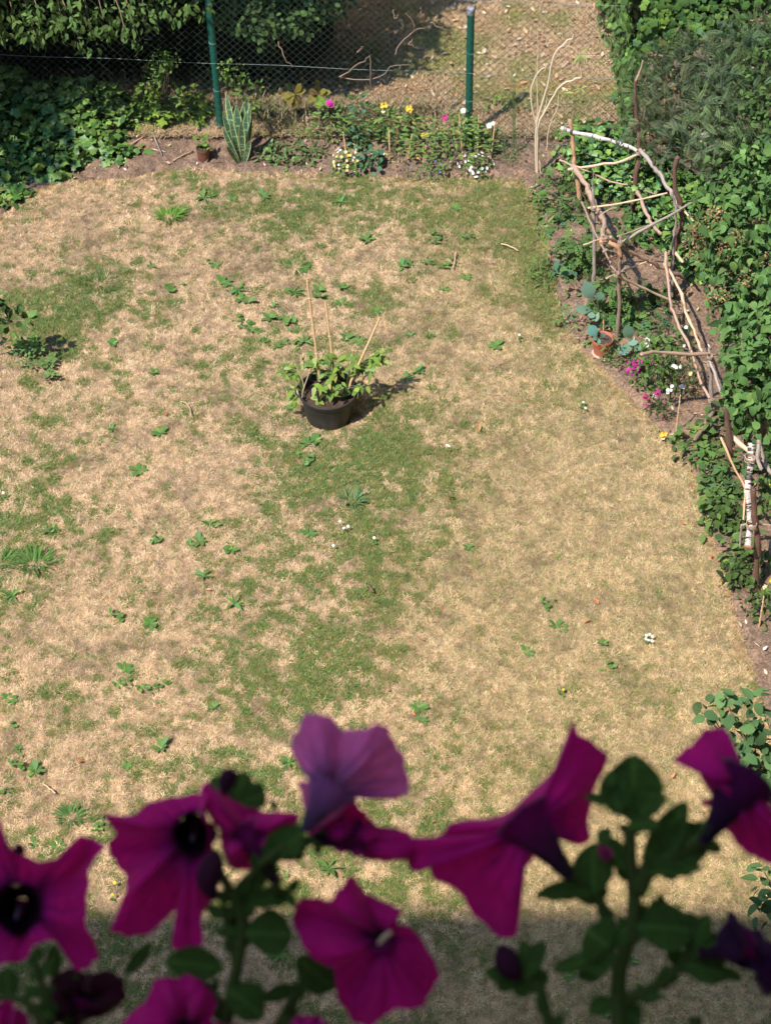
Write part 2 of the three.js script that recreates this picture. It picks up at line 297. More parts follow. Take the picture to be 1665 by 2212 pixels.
  const fg = thing('rough_grass', 'rough brown grass growing beyond the chain link fence', 'grass'); fg.userData.kind = 'stuff';
  far.forEach((l) => scatter(fg, 'blades', tuft(8, [0.04, 0.08], [0.2, 1.0], 0.0045, 0.016, 0.9), dm, l));
  const ll = thing('leaf_litter', 'withered brown leaves littering the grass beyond the fence', 'leaf litter'); ll.userData.kind = 'stuff';
  scatter(ll, 'leaves', ovate(0.09, 0.05, { droop: -0.3, fold: 0.4 }), mat([1, 1, 1], 0.8), lit);
}

// ---------------------------------------------------------------- the house the picture is taken from (out of the frame: it shades the nearest grass)
const wallTex = dataTex(256, 256, (i, j) => { const k = 0.86 + 0.12 * (fbm(i / 6, j / 6, 101, 3) - 0.5); return [k, k * 0.98, k * 0.94]; }, true); wallTex.repeat.set(6, 6);
{
  const h = thing('apartment_building', 'pale rendered apartment house behind the balcony flowers', 'building', [0, 0, 1.55]);
  const plaster = mat([0.72, 0.7, 0.66], 0.9, { map: wallTex }), conc = mat([0.45, 0.44, 0.42], 0.9), metal = mat([0.25, 0.26, 0.27], 0.5, { metalness: 0.6 });
  const bx = (w, hh, d, x, y, z) => { const g = new THREE.BoxGeometry(w, hh, d); g.translate(x, y, z); return g; };
  part(h, 'wall', bx(26, 18.5, 7, 0, 9.25 - 0.12, 3.5), plaster);
  part(h, 'roof', bx(26.2, 0.3, 7.2, 0, 18.53, 3.5), conc);
  part(h, 'balcony_slab', bx(4.4, 0.18, 2.0, 0, 9.3, -1.0), conc);
  const rail = new MB(); rail.tube([V(-2.15, 10.02, -1.95), V(2.15, 10.02, -1.95)], 0.02, 8); rail.tube([V(-2.15, 9.45, -1.95), V(2.15, 9.45, -1.95)], 0.012, 8);
  for (let k = 0; k <= 36; k++) rail.tube([V(-2.15 + k * 4.3 / 36, 9.39, -1.95), V(-2.15 + k * 4.3 / 36, 10.02, -1.95)], 0.007, 6);
  part(h, 'railing', rail.geo(), metal);
}

// ---------------------------------------------------------------- chain link fence
const postL = [K1(1385, 835), K1(1322, 170)], postR = [K2(1425, 900), K2(1443, 45)];
{
  const a = G(postL[0]), b = G(postR[0]), f = thing('chain_link_fence', 'green chain link fence with round green posts behind the flower bed', 'fence', [0, 0, 0]);
  const dir = b.clone().sub(a), pitchF = dir.length(); dir.normalize();
  const along = (s, y) => a.clone().addScaledVector(dir, s).setY(y);
  const green = mat([0.006, 0.105, 0.075], 0.38), capM = mat([0.32, 0.33, 0.36], 0.5), H = 1.44;
  [-pitchF, 0, pitchF, pitchF * 1.95].forEach((s, k) => {
    const p0 = along(s, -0.15), top = k === 1 ? P(postL[1], -a.z).sub(P(postL[0], -a.z)) : k === 2 ? P(postR[1], -b.z).sub(P(postR[0], -b.z)) : V(0, 1, 0);
    const u = top.normalize(), hh = k === 2 ? (P(postR[1], -b.z).y + 0.13) : 1.62;
    const p1 = p0.clone().addScaledVector(u, hh), pm = part(f, 'post', new MB().tube([p0, p0.clone().lerp(p1, 0.5), p1], 0.031, 16).geo(), green);
    const c = new MB(), c0 = p1.clone().addScaledVector(u, -0.045), c1 = p1.clone().addScaledVector(u, 0.012); c.tube([c0, c1, c1.clone().addScaledVector(u, 0.006)], (t) => t > 0.9 ? 0.026 : 0.0335, 16);
    part(pm, 'post_cap', c.geo(), capM);
    for (const y of [0.45, 0.92, 1.3]) { const tie = new MB(), q = p0.clone().addScaledVector(u, y + 0.15), ring = []; for (let t = 0; t <= 12; t++) ring.push(q.clone().add(V(Math.cos(t / 12 * 6.283) * 0.033, gauss() * 0.001 + t * 0.0022, Math.sin(t / 12 * 6.283) * 0.033))); tie.tube(ring, 0.0022, 4); part(pm, 'wire_tie', tie.geo(), mat([0.25, 0.4, 0.36], 0.4)); }
  });
  const s0 = -pitchF * 1.2, s1 = pitchF * 1.95, off = V(0, 0, 0.034), m = new MB(), cell = 0.066, bow = (s, y) => along(s, y).add(off).add(V(0, -0.012 * Math.sin(s * 2.1) * y, 0.012 * Math.sin(s * 3.1 + y * 2)));
  for (let s = s0 - H; s < s1; s += cell) for (const sg of [1, -1]) {                         // both families of diagonal wires
    const pts = []; for (let k = 0; k <= 6; k++) { const y = 0.02 + (H - 0.02) * k / 6, q = sg > 0 ? s + y : s + H - y; if (q >= s0 && q <= s1) pts.push(bow(q, y)); }
    if (pts.length > 1) m.tube(pts, 0.0015, 3);
  }
  part(f, 'chain_link_mesh', m.geo(), mat([0.05, 0.075, 0.062], 0.6, { metalness: 0.2 }), true);
  for (const y of [0.06, 0.74, H]) { const pts = []; for (let k = 0; k <= 24; k++) { const s = lerp(s0, s1, k / 24); pts.push(along(s, y + 0.006 * Math.sin(k * 1.3)).add(off)); } part(f, 'tension_wire', new MB().tube(pts, 0.0017, 5).geo(), mat([0.22, 0.27, 0.26], 0.5, { metalness: 0.3 })); }
}

// ---------------------------------------------------------------- rustic branch trellis over the vegetables
const woods = { pale: bark([0.86, 0.62, 0.4]), pink: bark([0.64, 0.42, 0.3]), grey: bark([0.5, 0.41, 0.34]), dark: bark([0.22, 0.12, 0.08]), orange: bark([0.88, 0.5, 0.28]), brown: bark([0.42, 0.28, 0.2]) };
const birchTex = dataTex(64, 512, (i, j) => { let k = 0.82 + 0.14 * (fbm(i / 8, j / 10, 131, 3) - 0.5); const b = fbm(j / 9, 3, 133, 3), w = vnoise(i / 18, j / 5, 139); k *= 1 - 0.12 * smooth(0.45, 0.6, fbm(i / 14, j / 24, 141, 3)); if (b > 0.62 && w > 0.5) k *= 0.3; if (j > 330 && j < 372) k *= 0.3 + 0.3 * vnoise(i / 5, j / 5, 143); return [k, k * 0.95, k * 0.9]; }, true);
birchTex.wrapT = THREE.ClampToEdgeWrapping;
function branchGeo(pts, r0, r1, jit = 0.006, seg = 8) {
  const len = pts.reduce((s, p, k) => k ? s + p.distanceTo(pts[k - 1]) : 0, 0), n = Math.max(6, Math.round(len / 0.06)), c = curve(pts, n, jit);
  r0 *= 0.74; r1 *= 0.74; return new MB().tube(c, (t) => lerp(r0, r1, t) * (1 + 0.16 * Math.sin(t * 21 + r0 * 999) * (Math.sin(t * 57) > 0.6 ? 1.6 : 0.5)), seg, 0.3).geo();
}
function ropeTie(t, p, r = 0.02) { const m = new MB(); for (let k = 0; k < 4; k++) { const ring = [], n = V(gauss() * 0.35, 1, gauss() * 0.35).normalize(), u = n.clone().cross(V(0.3, 1, 0.2)).normalize(), w = n.clone().cross(u); for (let s = 0; s <= 10; s++) ring.push(p.clone().add(V(0, (k - 1.5) * 0.007, 0)).addScaledVector(u, Math.cos(s * 0.6283) * r).addScaledVector(w, Math.sin(s * 0.6283) * r)); m.tube(ring, 0.004, 5); } part(t, 'rope_tie', m.geo(), mat([0.34, 0.25, 0.17], 0.95)); }
const dOf = (px) => -G(px).z;
const DA = dOf(K4(462, 285)), DB = dOf(K4(545, 860)), DC = dOf(K4(695, 1160)), DD = dOf(K4(790, 395)), DE = dOf(K4(1040, 870)), DFx = dOf(K5(1195, 870));
{
  const t = thing('rustic_trellis', 'rustic climbing frame of crooked branches lashed together over the vegetable bed', 'trellis', [0, 0, 0]);
  const br = (name, w, r0, r1, pts, d0, d1, jit) => { const n = pts.length; part(t, name, branchGeo(pts.map((p, k) => P(p, lerp(d0, d1, k / (n - 1)))), r0, r1, jit), w); };
  br('post', woods.orange, 0.026, 0.018, [K4(462, 290), K4(440, 100), K4(425, 10), K3(480, 900), K3(472, 800), K3(455, 715)], DA, DA);
  br('twig', woods.pink, 0.008, 0.004, [K3(460, 770), K3(478, 690), K3(490, 660), K3(483, 628)], DA, DA - 0.06, 0.002);
  br('twig', woods.grey, 0.007, 0.004, [K3(395, 830), K3(430, 760), K3(455, 720)], DA, DA, 0.002);
  br('post', woods.grey, 0.022, 0.017, [K4(545, 862), K4(552, 620), K4(550, 400), K4(543, 180)], DB, DB);
  br('post', woods.brown, 0.022, 0.018, [K4(694, 1168), K4(705, 900), K4(712, 650), K4(718, 478)], DC, DC);
  br('post', woods.dark, 0.03, 0.016, [K4(790, 395), K4(800, 200), K4(825, 0), K3(868, 900), K3(872, 830), K3(850, 620), K3(850, 480)], DD, DD);
  br('twig', woods.pink, 0.016, 0.007, [K3(850, 490), K3(880, 420), K3(896, 362)], DD, DD, 0.002);
  br('post', woods.dark, 0.029, 0.022, [K4(1040, 870), K4(1050, 620), K4(1075, 470), K4(1105, 380), K4(1082, 260), K4(1055, 120), K4(1072, 0), K3(1102, 945)], DE, DE - 0.05);
  br('post', woods.grey, 0.016, 0.013, [K4(1040, 860), K4(1050, 540), K4(1065, 330), K4(1040, 210)], DE - 0.1, DE - 0.1);
  br('post', woods.grey, 0.02, 0.016, [K5(1195, 870), K5(1190, 600), K5(1185, 400), K5(1180, 320)], DFx, DFx);
  { const b = P(K3(405, 768), DA + 0.05), n = [[480, 792], [600, 818], [700, 842], [830, 888], [890, 922]]; const geo = branchGeo([b, ...n.map(([x, y], k) => P(K3(x, y), lerp(DA + 0.05, DD - 0.05, (k + 1) / 5)))], 0.024, 0.021, 0.003, 12), uv = geo.attributes.uv; for (let k = 0; k < uv.count; k++) uv.setY(k, uv.getY(k) * 0.8); part(t, 'birch_rail', geo, mat([0.9, 0.9, 0.9], 0.7, { map: birchTex })); }
  br('rail', woods.grey, 0.025, 0.02, [K3(880, 900), K3(960, 1000), K4(970, 100), K4(1040, 220), K4(1085, 305)], DD - 0.08, DE - 0.05);
  br('rail', woods.pale, 0.017, 0.013, [K3(450, 1018), K3(560, 998), K3(780, 966), K3(905, 902)], DA - 0.06, DD - 0.06);
  br('rail', woods.pink, 0.012, 0.009, [K3(395, 960), K3(490, 1002), K4(600, 110), K4(700, 150), K4(800, 158)], DA, DD);
  br('rail', woods.pink, 0.034, 0.024, [K4(418, 40), K4(500, 160), K4(560, 290), K4(612, 380), K4(603, 490)], DA - 0.04, DC - 0.02);
  br('rail', woods.brown, 0.013, 0.011, [K4(470, 262), K4(540, 420), K4(590, 520), K4(650, 640), K4(700, 720)], DB - 0.06, DC - 0.05);
  br('rail', woods.pale, 0.012, 0.009, [K4(510, 303), K4(760, 265), K4(1010, 208)], DB - 0.03, DE - 0.05, 0.002);
  br('rail', woods.pink, 0.023, 0.019, [K4(815, 180), K4(850, 260), K4(900, 380), K4(970, 468)], DD - 0.06, DE);
  br('rail', woods.grey, 0.016, 0.012, [K4(605, 580), K4(720, 520), K4(900, 415), K4(1070, 325), K4(1165, 270)], DC - 0.04, DE - 0.06, 0.003);
  br('rail', woods.pale, 0.009, 0.006, [K4(695, 482), K4(790, 450), K4(905, 408)], DC, DE - 0.2, 0.002);
  br('rail', woods.pink, 0.021, 0.018, [K4(650, 485), K4(760, 568), K4(900, 640), K4(1040, 708), K4(1112, 745)], DC - 0.05, DE - 0.08);
  br('rail', woods.orange, 0.028, 0.024, [K4(580, 505), K4(650, 520), K4(700, 560), K4(716, 605)], DC - 0.03, DC - 0.03, 0.004);
  br('rail', woods.pale, 0.015, 0.012, [K4(690, 725), K4(800, 780), K4(950, 850), K4(1095, 918)], DC - 0.04, DE - 0.3, 0.003);
  br('rail', woods.pale, 0.011, 0.008, [K4(625, 748), K4(720, 705), K4(870, 645), K4(1000, 582)], DC - 0.02, DE - 0.1, 0.003);
  br('rail', woods.pale, 0.017, 0.014, [K4(985, 650), K4(1050, 740), K4(1115, 890), K5(985, 30), K5(1060, 200), K5(1120, 355)], DE - 0.1, DFx - 0.03, 0.004);
  br('rail', woods.pink, 0.017, 0.015, [K4(1000, 578), K4(1012, 720), K4(1030, 890), K5(885, 20), K5(940, 160), K5(1030, 345), K5(1110, 590), K5(1195, 745)], DE - 0.14, DFx - 0.03, 0.004);
  br('rail', woods.pink, 0.02, 0.017, [K5(635, 378), K5(750, 358), K5(980, 378), K5(1175, 372)], DFx - 0.35, DFx - 0.04, 0.003);
  br('rail', woods.pale, 0.01, 0.006, [K5(1150, 378), K5(1300, 380), K5(1450, 372)], DFx - 0.04, DFx + 0.3, 0.003);
  br('rail', woods.grey, 0.018, 0.016, [K5(1175, 420), K5(1230, 560), K5(1275, 690), K5(1315, 745)], DFx - 0.05, DFx - 0.5, 0.004);
  br('brace', woods.brown, 0.022, 0.02, [K5(1205, 840), K5(1130, 950), K5(1058, 1052)], DFx - 0.12, DFx - 0.5, 0.004);
  br('twig', woods.dark, 0.011, 0.007, [K4(1000, 590), K4(1070, 545), K4(1155, 500)], DE - 0.05, DE + 0.15, 0.003);
  br('twig', woods.pale, 0.02, 0.016, [K4(1050, 570), K4(1110, 645)], DE - 0.05, DE - 0.2, 0.002);
  br('twig', woods.pale, 0.014, 0.01, [K4(1115, 320), K4(1175, 385)], DE, DE - 0.1, 0.002);
  br('twig', woods.pink, 0.01, 0.006, [K4(840, 180), K4(935, 215), K4(950, 185)], DD, DE, 0.002);
  // side twigs and loose thin sticks
  for (const [pts, d0, d1, w] of [[[[430, 130], [380, 90], [340, 80]], DA, DA - 0.1, 'grey'], [[[600, 340], [650, 310], [690, 300]], DC, DC, 'pink'], [[[560, 300], [520, 250], [500, 200]], DA, DA, 'pink'], [[[480, 535], [580, 500], [640, 480]], DC - 0.1, DC, 'pale'], [[[720, 500], [725, 470], [735, 455]], DC, DC, 'brown'], [[[860, 270], [900, 250], [945, 245]], DD, DD, 'brown'], [[[910, 385], [960, 350], [985, 340]], DD, DE, 'grey'], [[[1050, 120], [1020, 80], [1010, 50]], DE, DE, 'brown'], [[[1085, 300], [1130, 280], [1165, 268]], DE, DE, 'grey'], [[[640, 620], [700, 600], [760, 600]], DC, DC, 'dark'], [[[900, 640], [930, 600], [950, 590]], DC, DE, 'pink'], [[[1040, 860], [1000, 800], [985, 760]], DE, DE, 'pale'], [[[1090, 860], [1130, 830], [1150, 815]], DE - 0.1, DE, 'pale'], [[[700, 715], [735, 690], [760, 665]], DC, DC, 'grey'], [[[545, 180], [540, 120], [550, 80]], DB, DB, 'grey'], [[[830, 60], [870, 30], [890, 0]], DD, DD, 'dark'], [[[460, 180], [490, 240], [520, 300]], DA, DB, 'dark'], [[[775, 100], [790, 110], [830, 125]], DD, DD, 'pale']])
    br('twig', woods[w], 0.008, 0.004, pts.map((p) => K4(...p)), d0, d1, 0.004);
  for (const [p, d] of [[K4(440, 70), DA - 0.05], [K4(545, 300), DB - 0.05], [K4(615, 495), DC - 0.05], [K4(715, 520), DC - 0.06], [K4(690, 720), DC - 0.06], [K3(870, 915), DD - 0.08], [K4(805, 190), DD - 0.06], [K4(1082, 310), DE - 0.1], [K4(1040, 710), DE - 0.12], [K4(1010, 585), DE - 0.14], [K5(1180, 395), DFx - 0.06], [K5(1180, 450), DFx - 0.06], [K5(1190, 740), DFx - 0.05]]) ropeTie(t, P(p, d));
}
{
  const D1 = dOf(K6(1380, 1490)), t = thing('birch_support', 'white birch pole tied to dark stakes at the near end of the bed', 'plant support', [0, 0, 0]);
  const br = (name, w, r0, r1, pts, d0, d1, jit) => part(t, name, branchGeo(pts.map((p, k) => P(p, lerp(d0, d1, k / (pts.length - 1)))), r0, r1, jit), w);
  const g = branchGeo([K6(1345, 30), K6(1338, 200), K6(1310, 380), K6(1300, 520), K6(1318, 700), K6(1330, 850), K6(1318, 950), K6(1308, 1045)].map((p, k) => P(p, lerp(D1 + 0.35, D1 - 0.12, k / 7))), 0.034, 0.026, 0.003, 14), uv = g.attributes.uv;
  const tot = Math.max(...Array.from({ length: uv.count }, (_, k) => uv.getY(k))); for (let k = 0; k < uv.count; k++) uv.setY(k, 1 - uv.getY(k) / tot);
  const pole = part(t, 'birch_pole', g, mat([0.95, 0.93, 0.9], 0.65, { map: birchTex }));
  const e = P(K6(1308, 1045), D1 - 0.12), e2 = P(K6(1306, 1052), D1 - 0.125); part(pole, 'cut_end', new MB().tube([e, e2], 0.0275, 14).geo(), mat([0.6, 0.3, 0.16], 0.8));
  br('stake', woods.dark, 0.033, 0.024, [K6(1378, 1500), K6(1395, 1200), K6(1400, 950), K6(1375, 700), K6(1365, 480)], D1, D1, 0.004);
  br('stake', woods.dark, 0.03, 0.022, [K5(1340, 1180), K5(1325, 1000), K5(1315, 880), K5(1290, 800)], D1 + 0.45, D1 + 0.45, 0.004);
  br('rail', woods.orange, 0.013, 0.009, [K6(1050, -20), K6(1090, 80), K6(1190, 300), K6(1285, 480), K6(1275, 640), K6(1265, 780)], D1 + 0.4, D1, 0.004);
  br('rail', woods.pale, 0.011, 0.008, [K6(1240, 835), K6(1350, 815), K6(1560, 838)], D1 - 0.03, D1 + 0.1, 0.002);
  br('rail', woods.pale, 0.026, 0.024, [K5(1345, 1020), K5(1450, 1110), K5(1580, 1210)], D1 + 0.5, D1 + 0.3, 0.003);
  br('rail', woods.grey, 0.02, 0.018, [K6(1420, 40), K6(1400, 180), K6(1440, 290)], D1 + 0.3, D1 + 0.2, 0.003);
  br('rail', woods.grey, 0.022, 0.02, [K6(1410, 0), K6(1470, 220), K6(1538, 330)], D1 + 0.45, D1 + 0.35, 0.003);
  br('stake', woods.grey, 0.012, 0.01, [K6(1230, 1040), K6(1240, 900), K6(1245, 830)], D1 - 0.03, D1 - 0.03, 0.002);
  for (const [p, d] of [[K6(1330, 180), D1 + 0.25], [K6(1345, 830), D1 - 0.03]]) ropeTie(t, P(p, d), 0.036);
}

// ---------------------------------------------------------------- hedges, trees and shrubs
const LEAF = { thin: leafMat([1, 1, 1], 0.35), gloss: glossLeaf([1, 1, 1], 0.45), soft: leafMat([1, 1, 1], 0.25) };
const ivyS = ivyGeo(1), ovS = ovate(1, 0.55), ovB = ovate(1, 0.7, { fold: 0.12, droop: 0.35, prof: [[0.12, 0.7], [0.32, 1], [0.65, 0.72]] }), lanS = ovate(1, 0.26, { droop: 0.3 }), rndS = ovate(1, 0.85, { prof: [[0.15, 0.75], [0.5, 1], [0.85, 0.6]], droop: 0.15, fold: 0.1 });
const toCam = (p) => camera.position.distanceTo(p);
// the leaves that show largest become parts, the others one mass
function leafy(t, geos, material, list, nParts, mass = 'foliage') {
  const seen = list.map((o) => { const v = camera.position.clone().sub(o.p).normalize(), [px, py] = toPx(o.p); return [o, (px < -5 || px > 1670 || py < -5 || py > 2215 ? 9 : 0) + toCam(o.p) * 0.6 - Math.abs(V(0, 0, 1).applyQuaternion(o.q).dot(v)) * 0.5]; }).sort((a, b) => a[1] - b[1]).map((x) => x[0]);
  leafParts(t, geos, material, seen.slice(0, nParts));
  const rest = seen.slice(nParts); if (rest.length) geos.forEach((g, k) => { const l = rest.filter((_, i) => i % geos.length === k); if (l.length) scatter(t, mass, g, material, l); });
}
function stems(t, base, tops, r0 = 0.012, r1 = 0.004, m = woods.brown, name = 'stem', jit = 0.01) { for (const p of tops) { const mid = base.clone().lerp(p, 0.5).add(V(gauss() * 0.05, 0.08 * base.distanceTo(p), gauss() * 0.05)); part(t, name, new MB().tube(curve([base.clone().add(V(gauss() * 0.02, 0, gauss() * 0.02)), mid, p], 7, jit), (u) => lerp(r0, r1, u), 6).geo(), m); } }

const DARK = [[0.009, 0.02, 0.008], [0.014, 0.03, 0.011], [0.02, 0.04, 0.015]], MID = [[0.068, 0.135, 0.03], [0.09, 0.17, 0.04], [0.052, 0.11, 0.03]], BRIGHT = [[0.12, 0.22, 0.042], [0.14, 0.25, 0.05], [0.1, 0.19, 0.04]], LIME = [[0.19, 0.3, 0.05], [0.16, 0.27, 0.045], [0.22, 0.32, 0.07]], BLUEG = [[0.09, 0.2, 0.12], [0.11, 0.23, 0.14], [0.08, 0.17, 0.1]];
const bl = (px, D, rx, ry = rx, rz = rx, w) => { const p = P(px, D); return [p.x, p.y, p.z, rx, ry, rz, w]; };

{ // tree whose branches hang over the fence from the left, mostly above the frame
  const t = thing('overhanging_tree', 'leafy tree with pointed leaves hanging over the fence at the top left corner', 'tree', [-4.9, 0, -16.9]);
  const b = V(-4.9, -0.1, -16.9), L = (p) => p.sub(t.position), tr = new MB();
  tr.tube(curve([V(0, -0.1, 0), V(0.06, 1.2, 0.05), V(0.1, 2.3, 0.2)], 8, 0.01), (u) => lerp(0.16, 0.11, u), 10, 0.15);
  part(t, 'trunk', tr.geo(), woods.brown);
  const canopy = [[-4.9, 3.2, -15.2, 1.0, 0.8, 0.9], [-3.8, 3.3, -15.5, 0.9, 0.75, 0.8], [-2.8, 3.4, -15.7, 0.8, 0.7, 0.75], [-2.0, 3.0, -15.9, 0.7, 0.6, 0.65], [-1.5, 3.5, -15.5, 0.55, 0.6, 0.55], [-4.4, 4.4, -15.5, 1.2, 0.9, 1.1], [-2.8, 4.5, -15.9, 1.2, 0.9, 1.0], [-5.15, 2.6, -14.1, 0.6, 0.6, 0.6], [-4.85, 4.0, -13.75, 0.6, 0.6, 0.6], [-4.5, 3.4, -14.6, 0.5, 0.5, 0.5], [-0.9, 3.0, -16.9, 0.7, 0.5, 0.6], [-0.3, 3.2, -17.7, 0.6, 0.5, 0.6], [-1.0, 3.9, -17.4, 0.8, 0.6, 0.7], [0.05, 3.5, -18.7, 0.6, 0.5, 0.6], [-1.8, 3.0, -16.8, 0.8, 0.5, 0.6], [-1.4, 4.3, -16.2, 0.7, 0.6, 0.6], [-4.0, 2.3, -15.5, 0.5, 0.35, 0.35], [-3.3, 2.35, -15.6, 0.5, 0.35, 0.35], [-2.6, 2.35, -15.65, 0.5, 0.35, 0.35], [-1.9, 2.4, -15.7, 0.45, 0.35, 0.35], [-1.3, 2.5, -15.7, 0.4, 0.35, 0.35]];
  for (const c of canopy.slice(0, 8)) { const lb = new MB(), e = L(V(c[0], c[1], c[2])); lb.tube(curve([V(0.1, 2.3, 0.2), V(0.1, 2.3, 0.2).lerp(e, 0.5).add(V(0, 0.25, 0)), e], 8, 0.02), (u) => lerp(0.06, 0.015, u), 7); part(t, 'limb', lb.geo(), woods.brown); }
  const sprays = [[60, 15, 15.63, 0.3], [30, 70, 15.58, 0.14], [95, 50, 15.53, 0.2], [130, 25, 15.53, 0.24], [160, 55, 15.48, 0.18], [188, 30, 15.53, 0.2], [200, 80, 15.48, 0.14], [225, 45, 15.53, 0.16], [262, 30, 15.53, 0.2], [272, 72, 15.53, 0.11], [292, 92, 15.53, 0.08], [175, 95, 15.53, 0.07], [80, 85, 15.53, 0.09], [310, 10, 15.73, 0.24], [370, 6, 15.83, 0.2], [420, 8, 15.93, 0.16], [0, 25, 15.63, 0.26]].map(([x, y, D, r]) => bl([x, y], D, r, r * 0.8, r * 0.8));
  for (const c of sprays) { const lb = new MB(), e = L(V(c[0], c[1], c[2])), a = L(V(c[0] - 0.3 + gauss() * 0.2, c[1] + 0.75, c[2] - 0.35)); lb.tube(curve([a, a.clone().lerp(e, 0.5).add(V(0, 0.1, 0)), e], 6, 0.01), (u) => lerp(0.012, 0.004, u), 5); part(t, 'twig', lb.geo(), woods.brown); }
  const hid = (p) => { const [px, py] = toPx(p); return py < -25 || px < -60; };
  const mv = (l) => l.map((o) => ({ ...o, p: L(o.p) }));
  const top = blobLeaves(canopy, 36000, 0.12, MID, { shell: [0.3, 1.05], keep: hid }), low = blobLeaves(sprays, 900, 0.08, [[0.13, 0.22, 0.06], [0.11, 0.19, 0.055], [0.085, 0.15, 0.045]], { hang: 1.0, up: 0.8, vary: 0.15 });
  const lowW = low.slice().sort((p, q) => toCam(p.p) - toCam(q.p)); 
  scatter(t, 'crown', ovate(1, 0.45, { droop: 0.3 }), LEAF.thin, mv(top));
  leafParts(t, [ovate(1, 0.42, { droop: 0.4 }), ovate(1, 0.48, { droop: 0.25 })], LEAF.thin, mv(lowW.slice(0, 280)));
  scatter(t, 'crown', ovate(1, 0.45, { droop: 0.3 }), LEAF.thin, mv(lowW.slice(280)));
}
{ // dark shrubs beyond the fence
  const t = thing('dark_shrub', 'dark evergreen shrub in shade filling the corner behind the fence', 'shrub', [0, 0, 0]);
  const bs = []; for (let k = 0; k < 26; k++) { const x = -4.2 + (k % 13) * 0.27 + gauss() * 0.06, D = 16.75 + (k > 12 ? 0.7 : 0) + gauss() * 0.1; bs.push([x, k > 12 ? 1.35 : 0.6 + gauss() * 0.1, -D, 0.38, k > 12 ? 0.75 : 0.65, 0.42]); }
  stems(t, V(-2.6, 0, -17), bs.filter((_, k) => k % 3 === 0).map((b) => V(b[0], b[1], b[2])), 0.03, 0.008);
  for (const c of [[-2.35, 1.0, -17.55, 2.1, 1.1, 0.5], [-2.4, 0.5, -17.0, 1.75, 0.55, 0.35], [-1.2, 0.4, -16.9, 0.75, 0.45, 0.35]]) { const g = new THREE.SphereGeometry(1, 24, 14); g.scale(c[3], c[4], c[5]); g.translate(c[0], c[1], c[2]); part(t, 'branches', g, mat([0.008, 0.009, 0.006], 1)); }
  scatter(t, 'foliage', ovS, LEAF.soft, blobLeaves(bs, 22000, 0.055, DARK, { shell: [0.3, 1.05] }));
  const t2 = thing('round_leaved_shrub', 'shrub with small round leaves drooping over the fence top between the posts', 'shrub', [0, 0, 0]);
  const b2 = [[560, 20, 16.15, 0.24], [600, 15, 16.1, 0.28], [640, 22, 16.1, 0.26], [680, 12, 16.15, 0.22], [575, 60, 16.05, 0.13], [600, 48, 16.0, 0.14], [570, 90, 16.0, 0.07], [635, 55, 16.1, 0.1], [520, 25, 16.3, 0.25], [710, 0, 16.3, 0.2]].map(([x, y, D, r]) => bl([x, y], D, r, r * 0.8, r));
  b2.push([-1.0, 1.6, -16.7, 0.6, 0.5, 0.5], [-0.7, 1.9, -16.6, 0.5, 0.5, 0.5]);
  stems(t2, V(-1.0, 0, -16.9), b2.map((b) => V(b[0], b[1], b[2])), 0.02, 0.005);
  leafy(t2, [rndS], LEAF.thin, blobLeaves(b2, 3400, 0.052, [[0.11, 0.2, 0.075], [0.08, 0.16, 0.06], [0.06, 0.12, 0.045]], { hang: 0.8, shell: [0.5, 1.05] }), 220);
  const t3 = thing('climbing_shrub', 'sprig of small leaves climbing through the mesh left of the far post', 'shrub', [0, 0, 0]);
  const b3 = [[345, 135, 15.75, 0.11], [330, 165, 15.7, 0.1], [352, 152, 15.7, 0.1], [318, 180, 15.7, 0.07], [385, 190, 15.72, 0.06], [390, 212, 15.72, 0.05], [365, 128, 15.8, 0.1], [505, 158, 15.75, 0.12], [535, 190, 15.7, 0.13], [480, 150, 15.8, 0.07], [545, 225, 15.68, 0.08]].map(([x, y, D, r]) => bl([x, y], D, r));
  stems(t3, G([350, 232]), b3.slice(0, 7).map((b) => V(b[0], b[1], b[2])), 0.006, 0.003, woods.grey); stems(t3, G([530, 258]), b3.slice(7).map((b) => V(b[0], b[1], b[2])), 0.006, 0.003, woods.grey);
  leafy(t3, [ovS], LEAF.thin, blobLeaves(b3, 420, 0.045, BRIGHT, { shell: [0.2, 1.05] }), 160);
}
{ // dead twigs caught in the mesh
  const t = thing('dead_branch', 'bare dead branch tangled in the chain link mesh', 'branch', [0, 0, 0]), D = 15.72;
  for (const pts of [[[620, 480], [700, 430], [790, 370], [815, 345]], [[620, 480], [860, 490], [950, 415], [1060, 405]], [[1000, 410], [1005, 470]], [[810, 345], [815, 500], [825, 580]], [[970, 340], [1000, 270], [1060, 210], [1095, 160], [1030, 80]], [[1050, 275], [1110, 305]], [[1050, 275], [1080, 240]], [[1060, 210], [1160, 165]], [[1190, 140], [1330, 205]], [[960, 60], [965, 115], [990, 90]], [[730, 325], [770, 290]], [[240, 260], [270, 350], [330, 420]], [[1130, 45], [1130, 100]], [[1040, 460], [1045, 510]]])
    part(t, 'twig', new MB().tube(curve(pts.map(([x, y]) => P(K2(x, y), D + gauss() * 0.02)), 8, 0.008), (u) => lerp(0.006, 0.0025, u), 5).geo(), woods.brown);
}
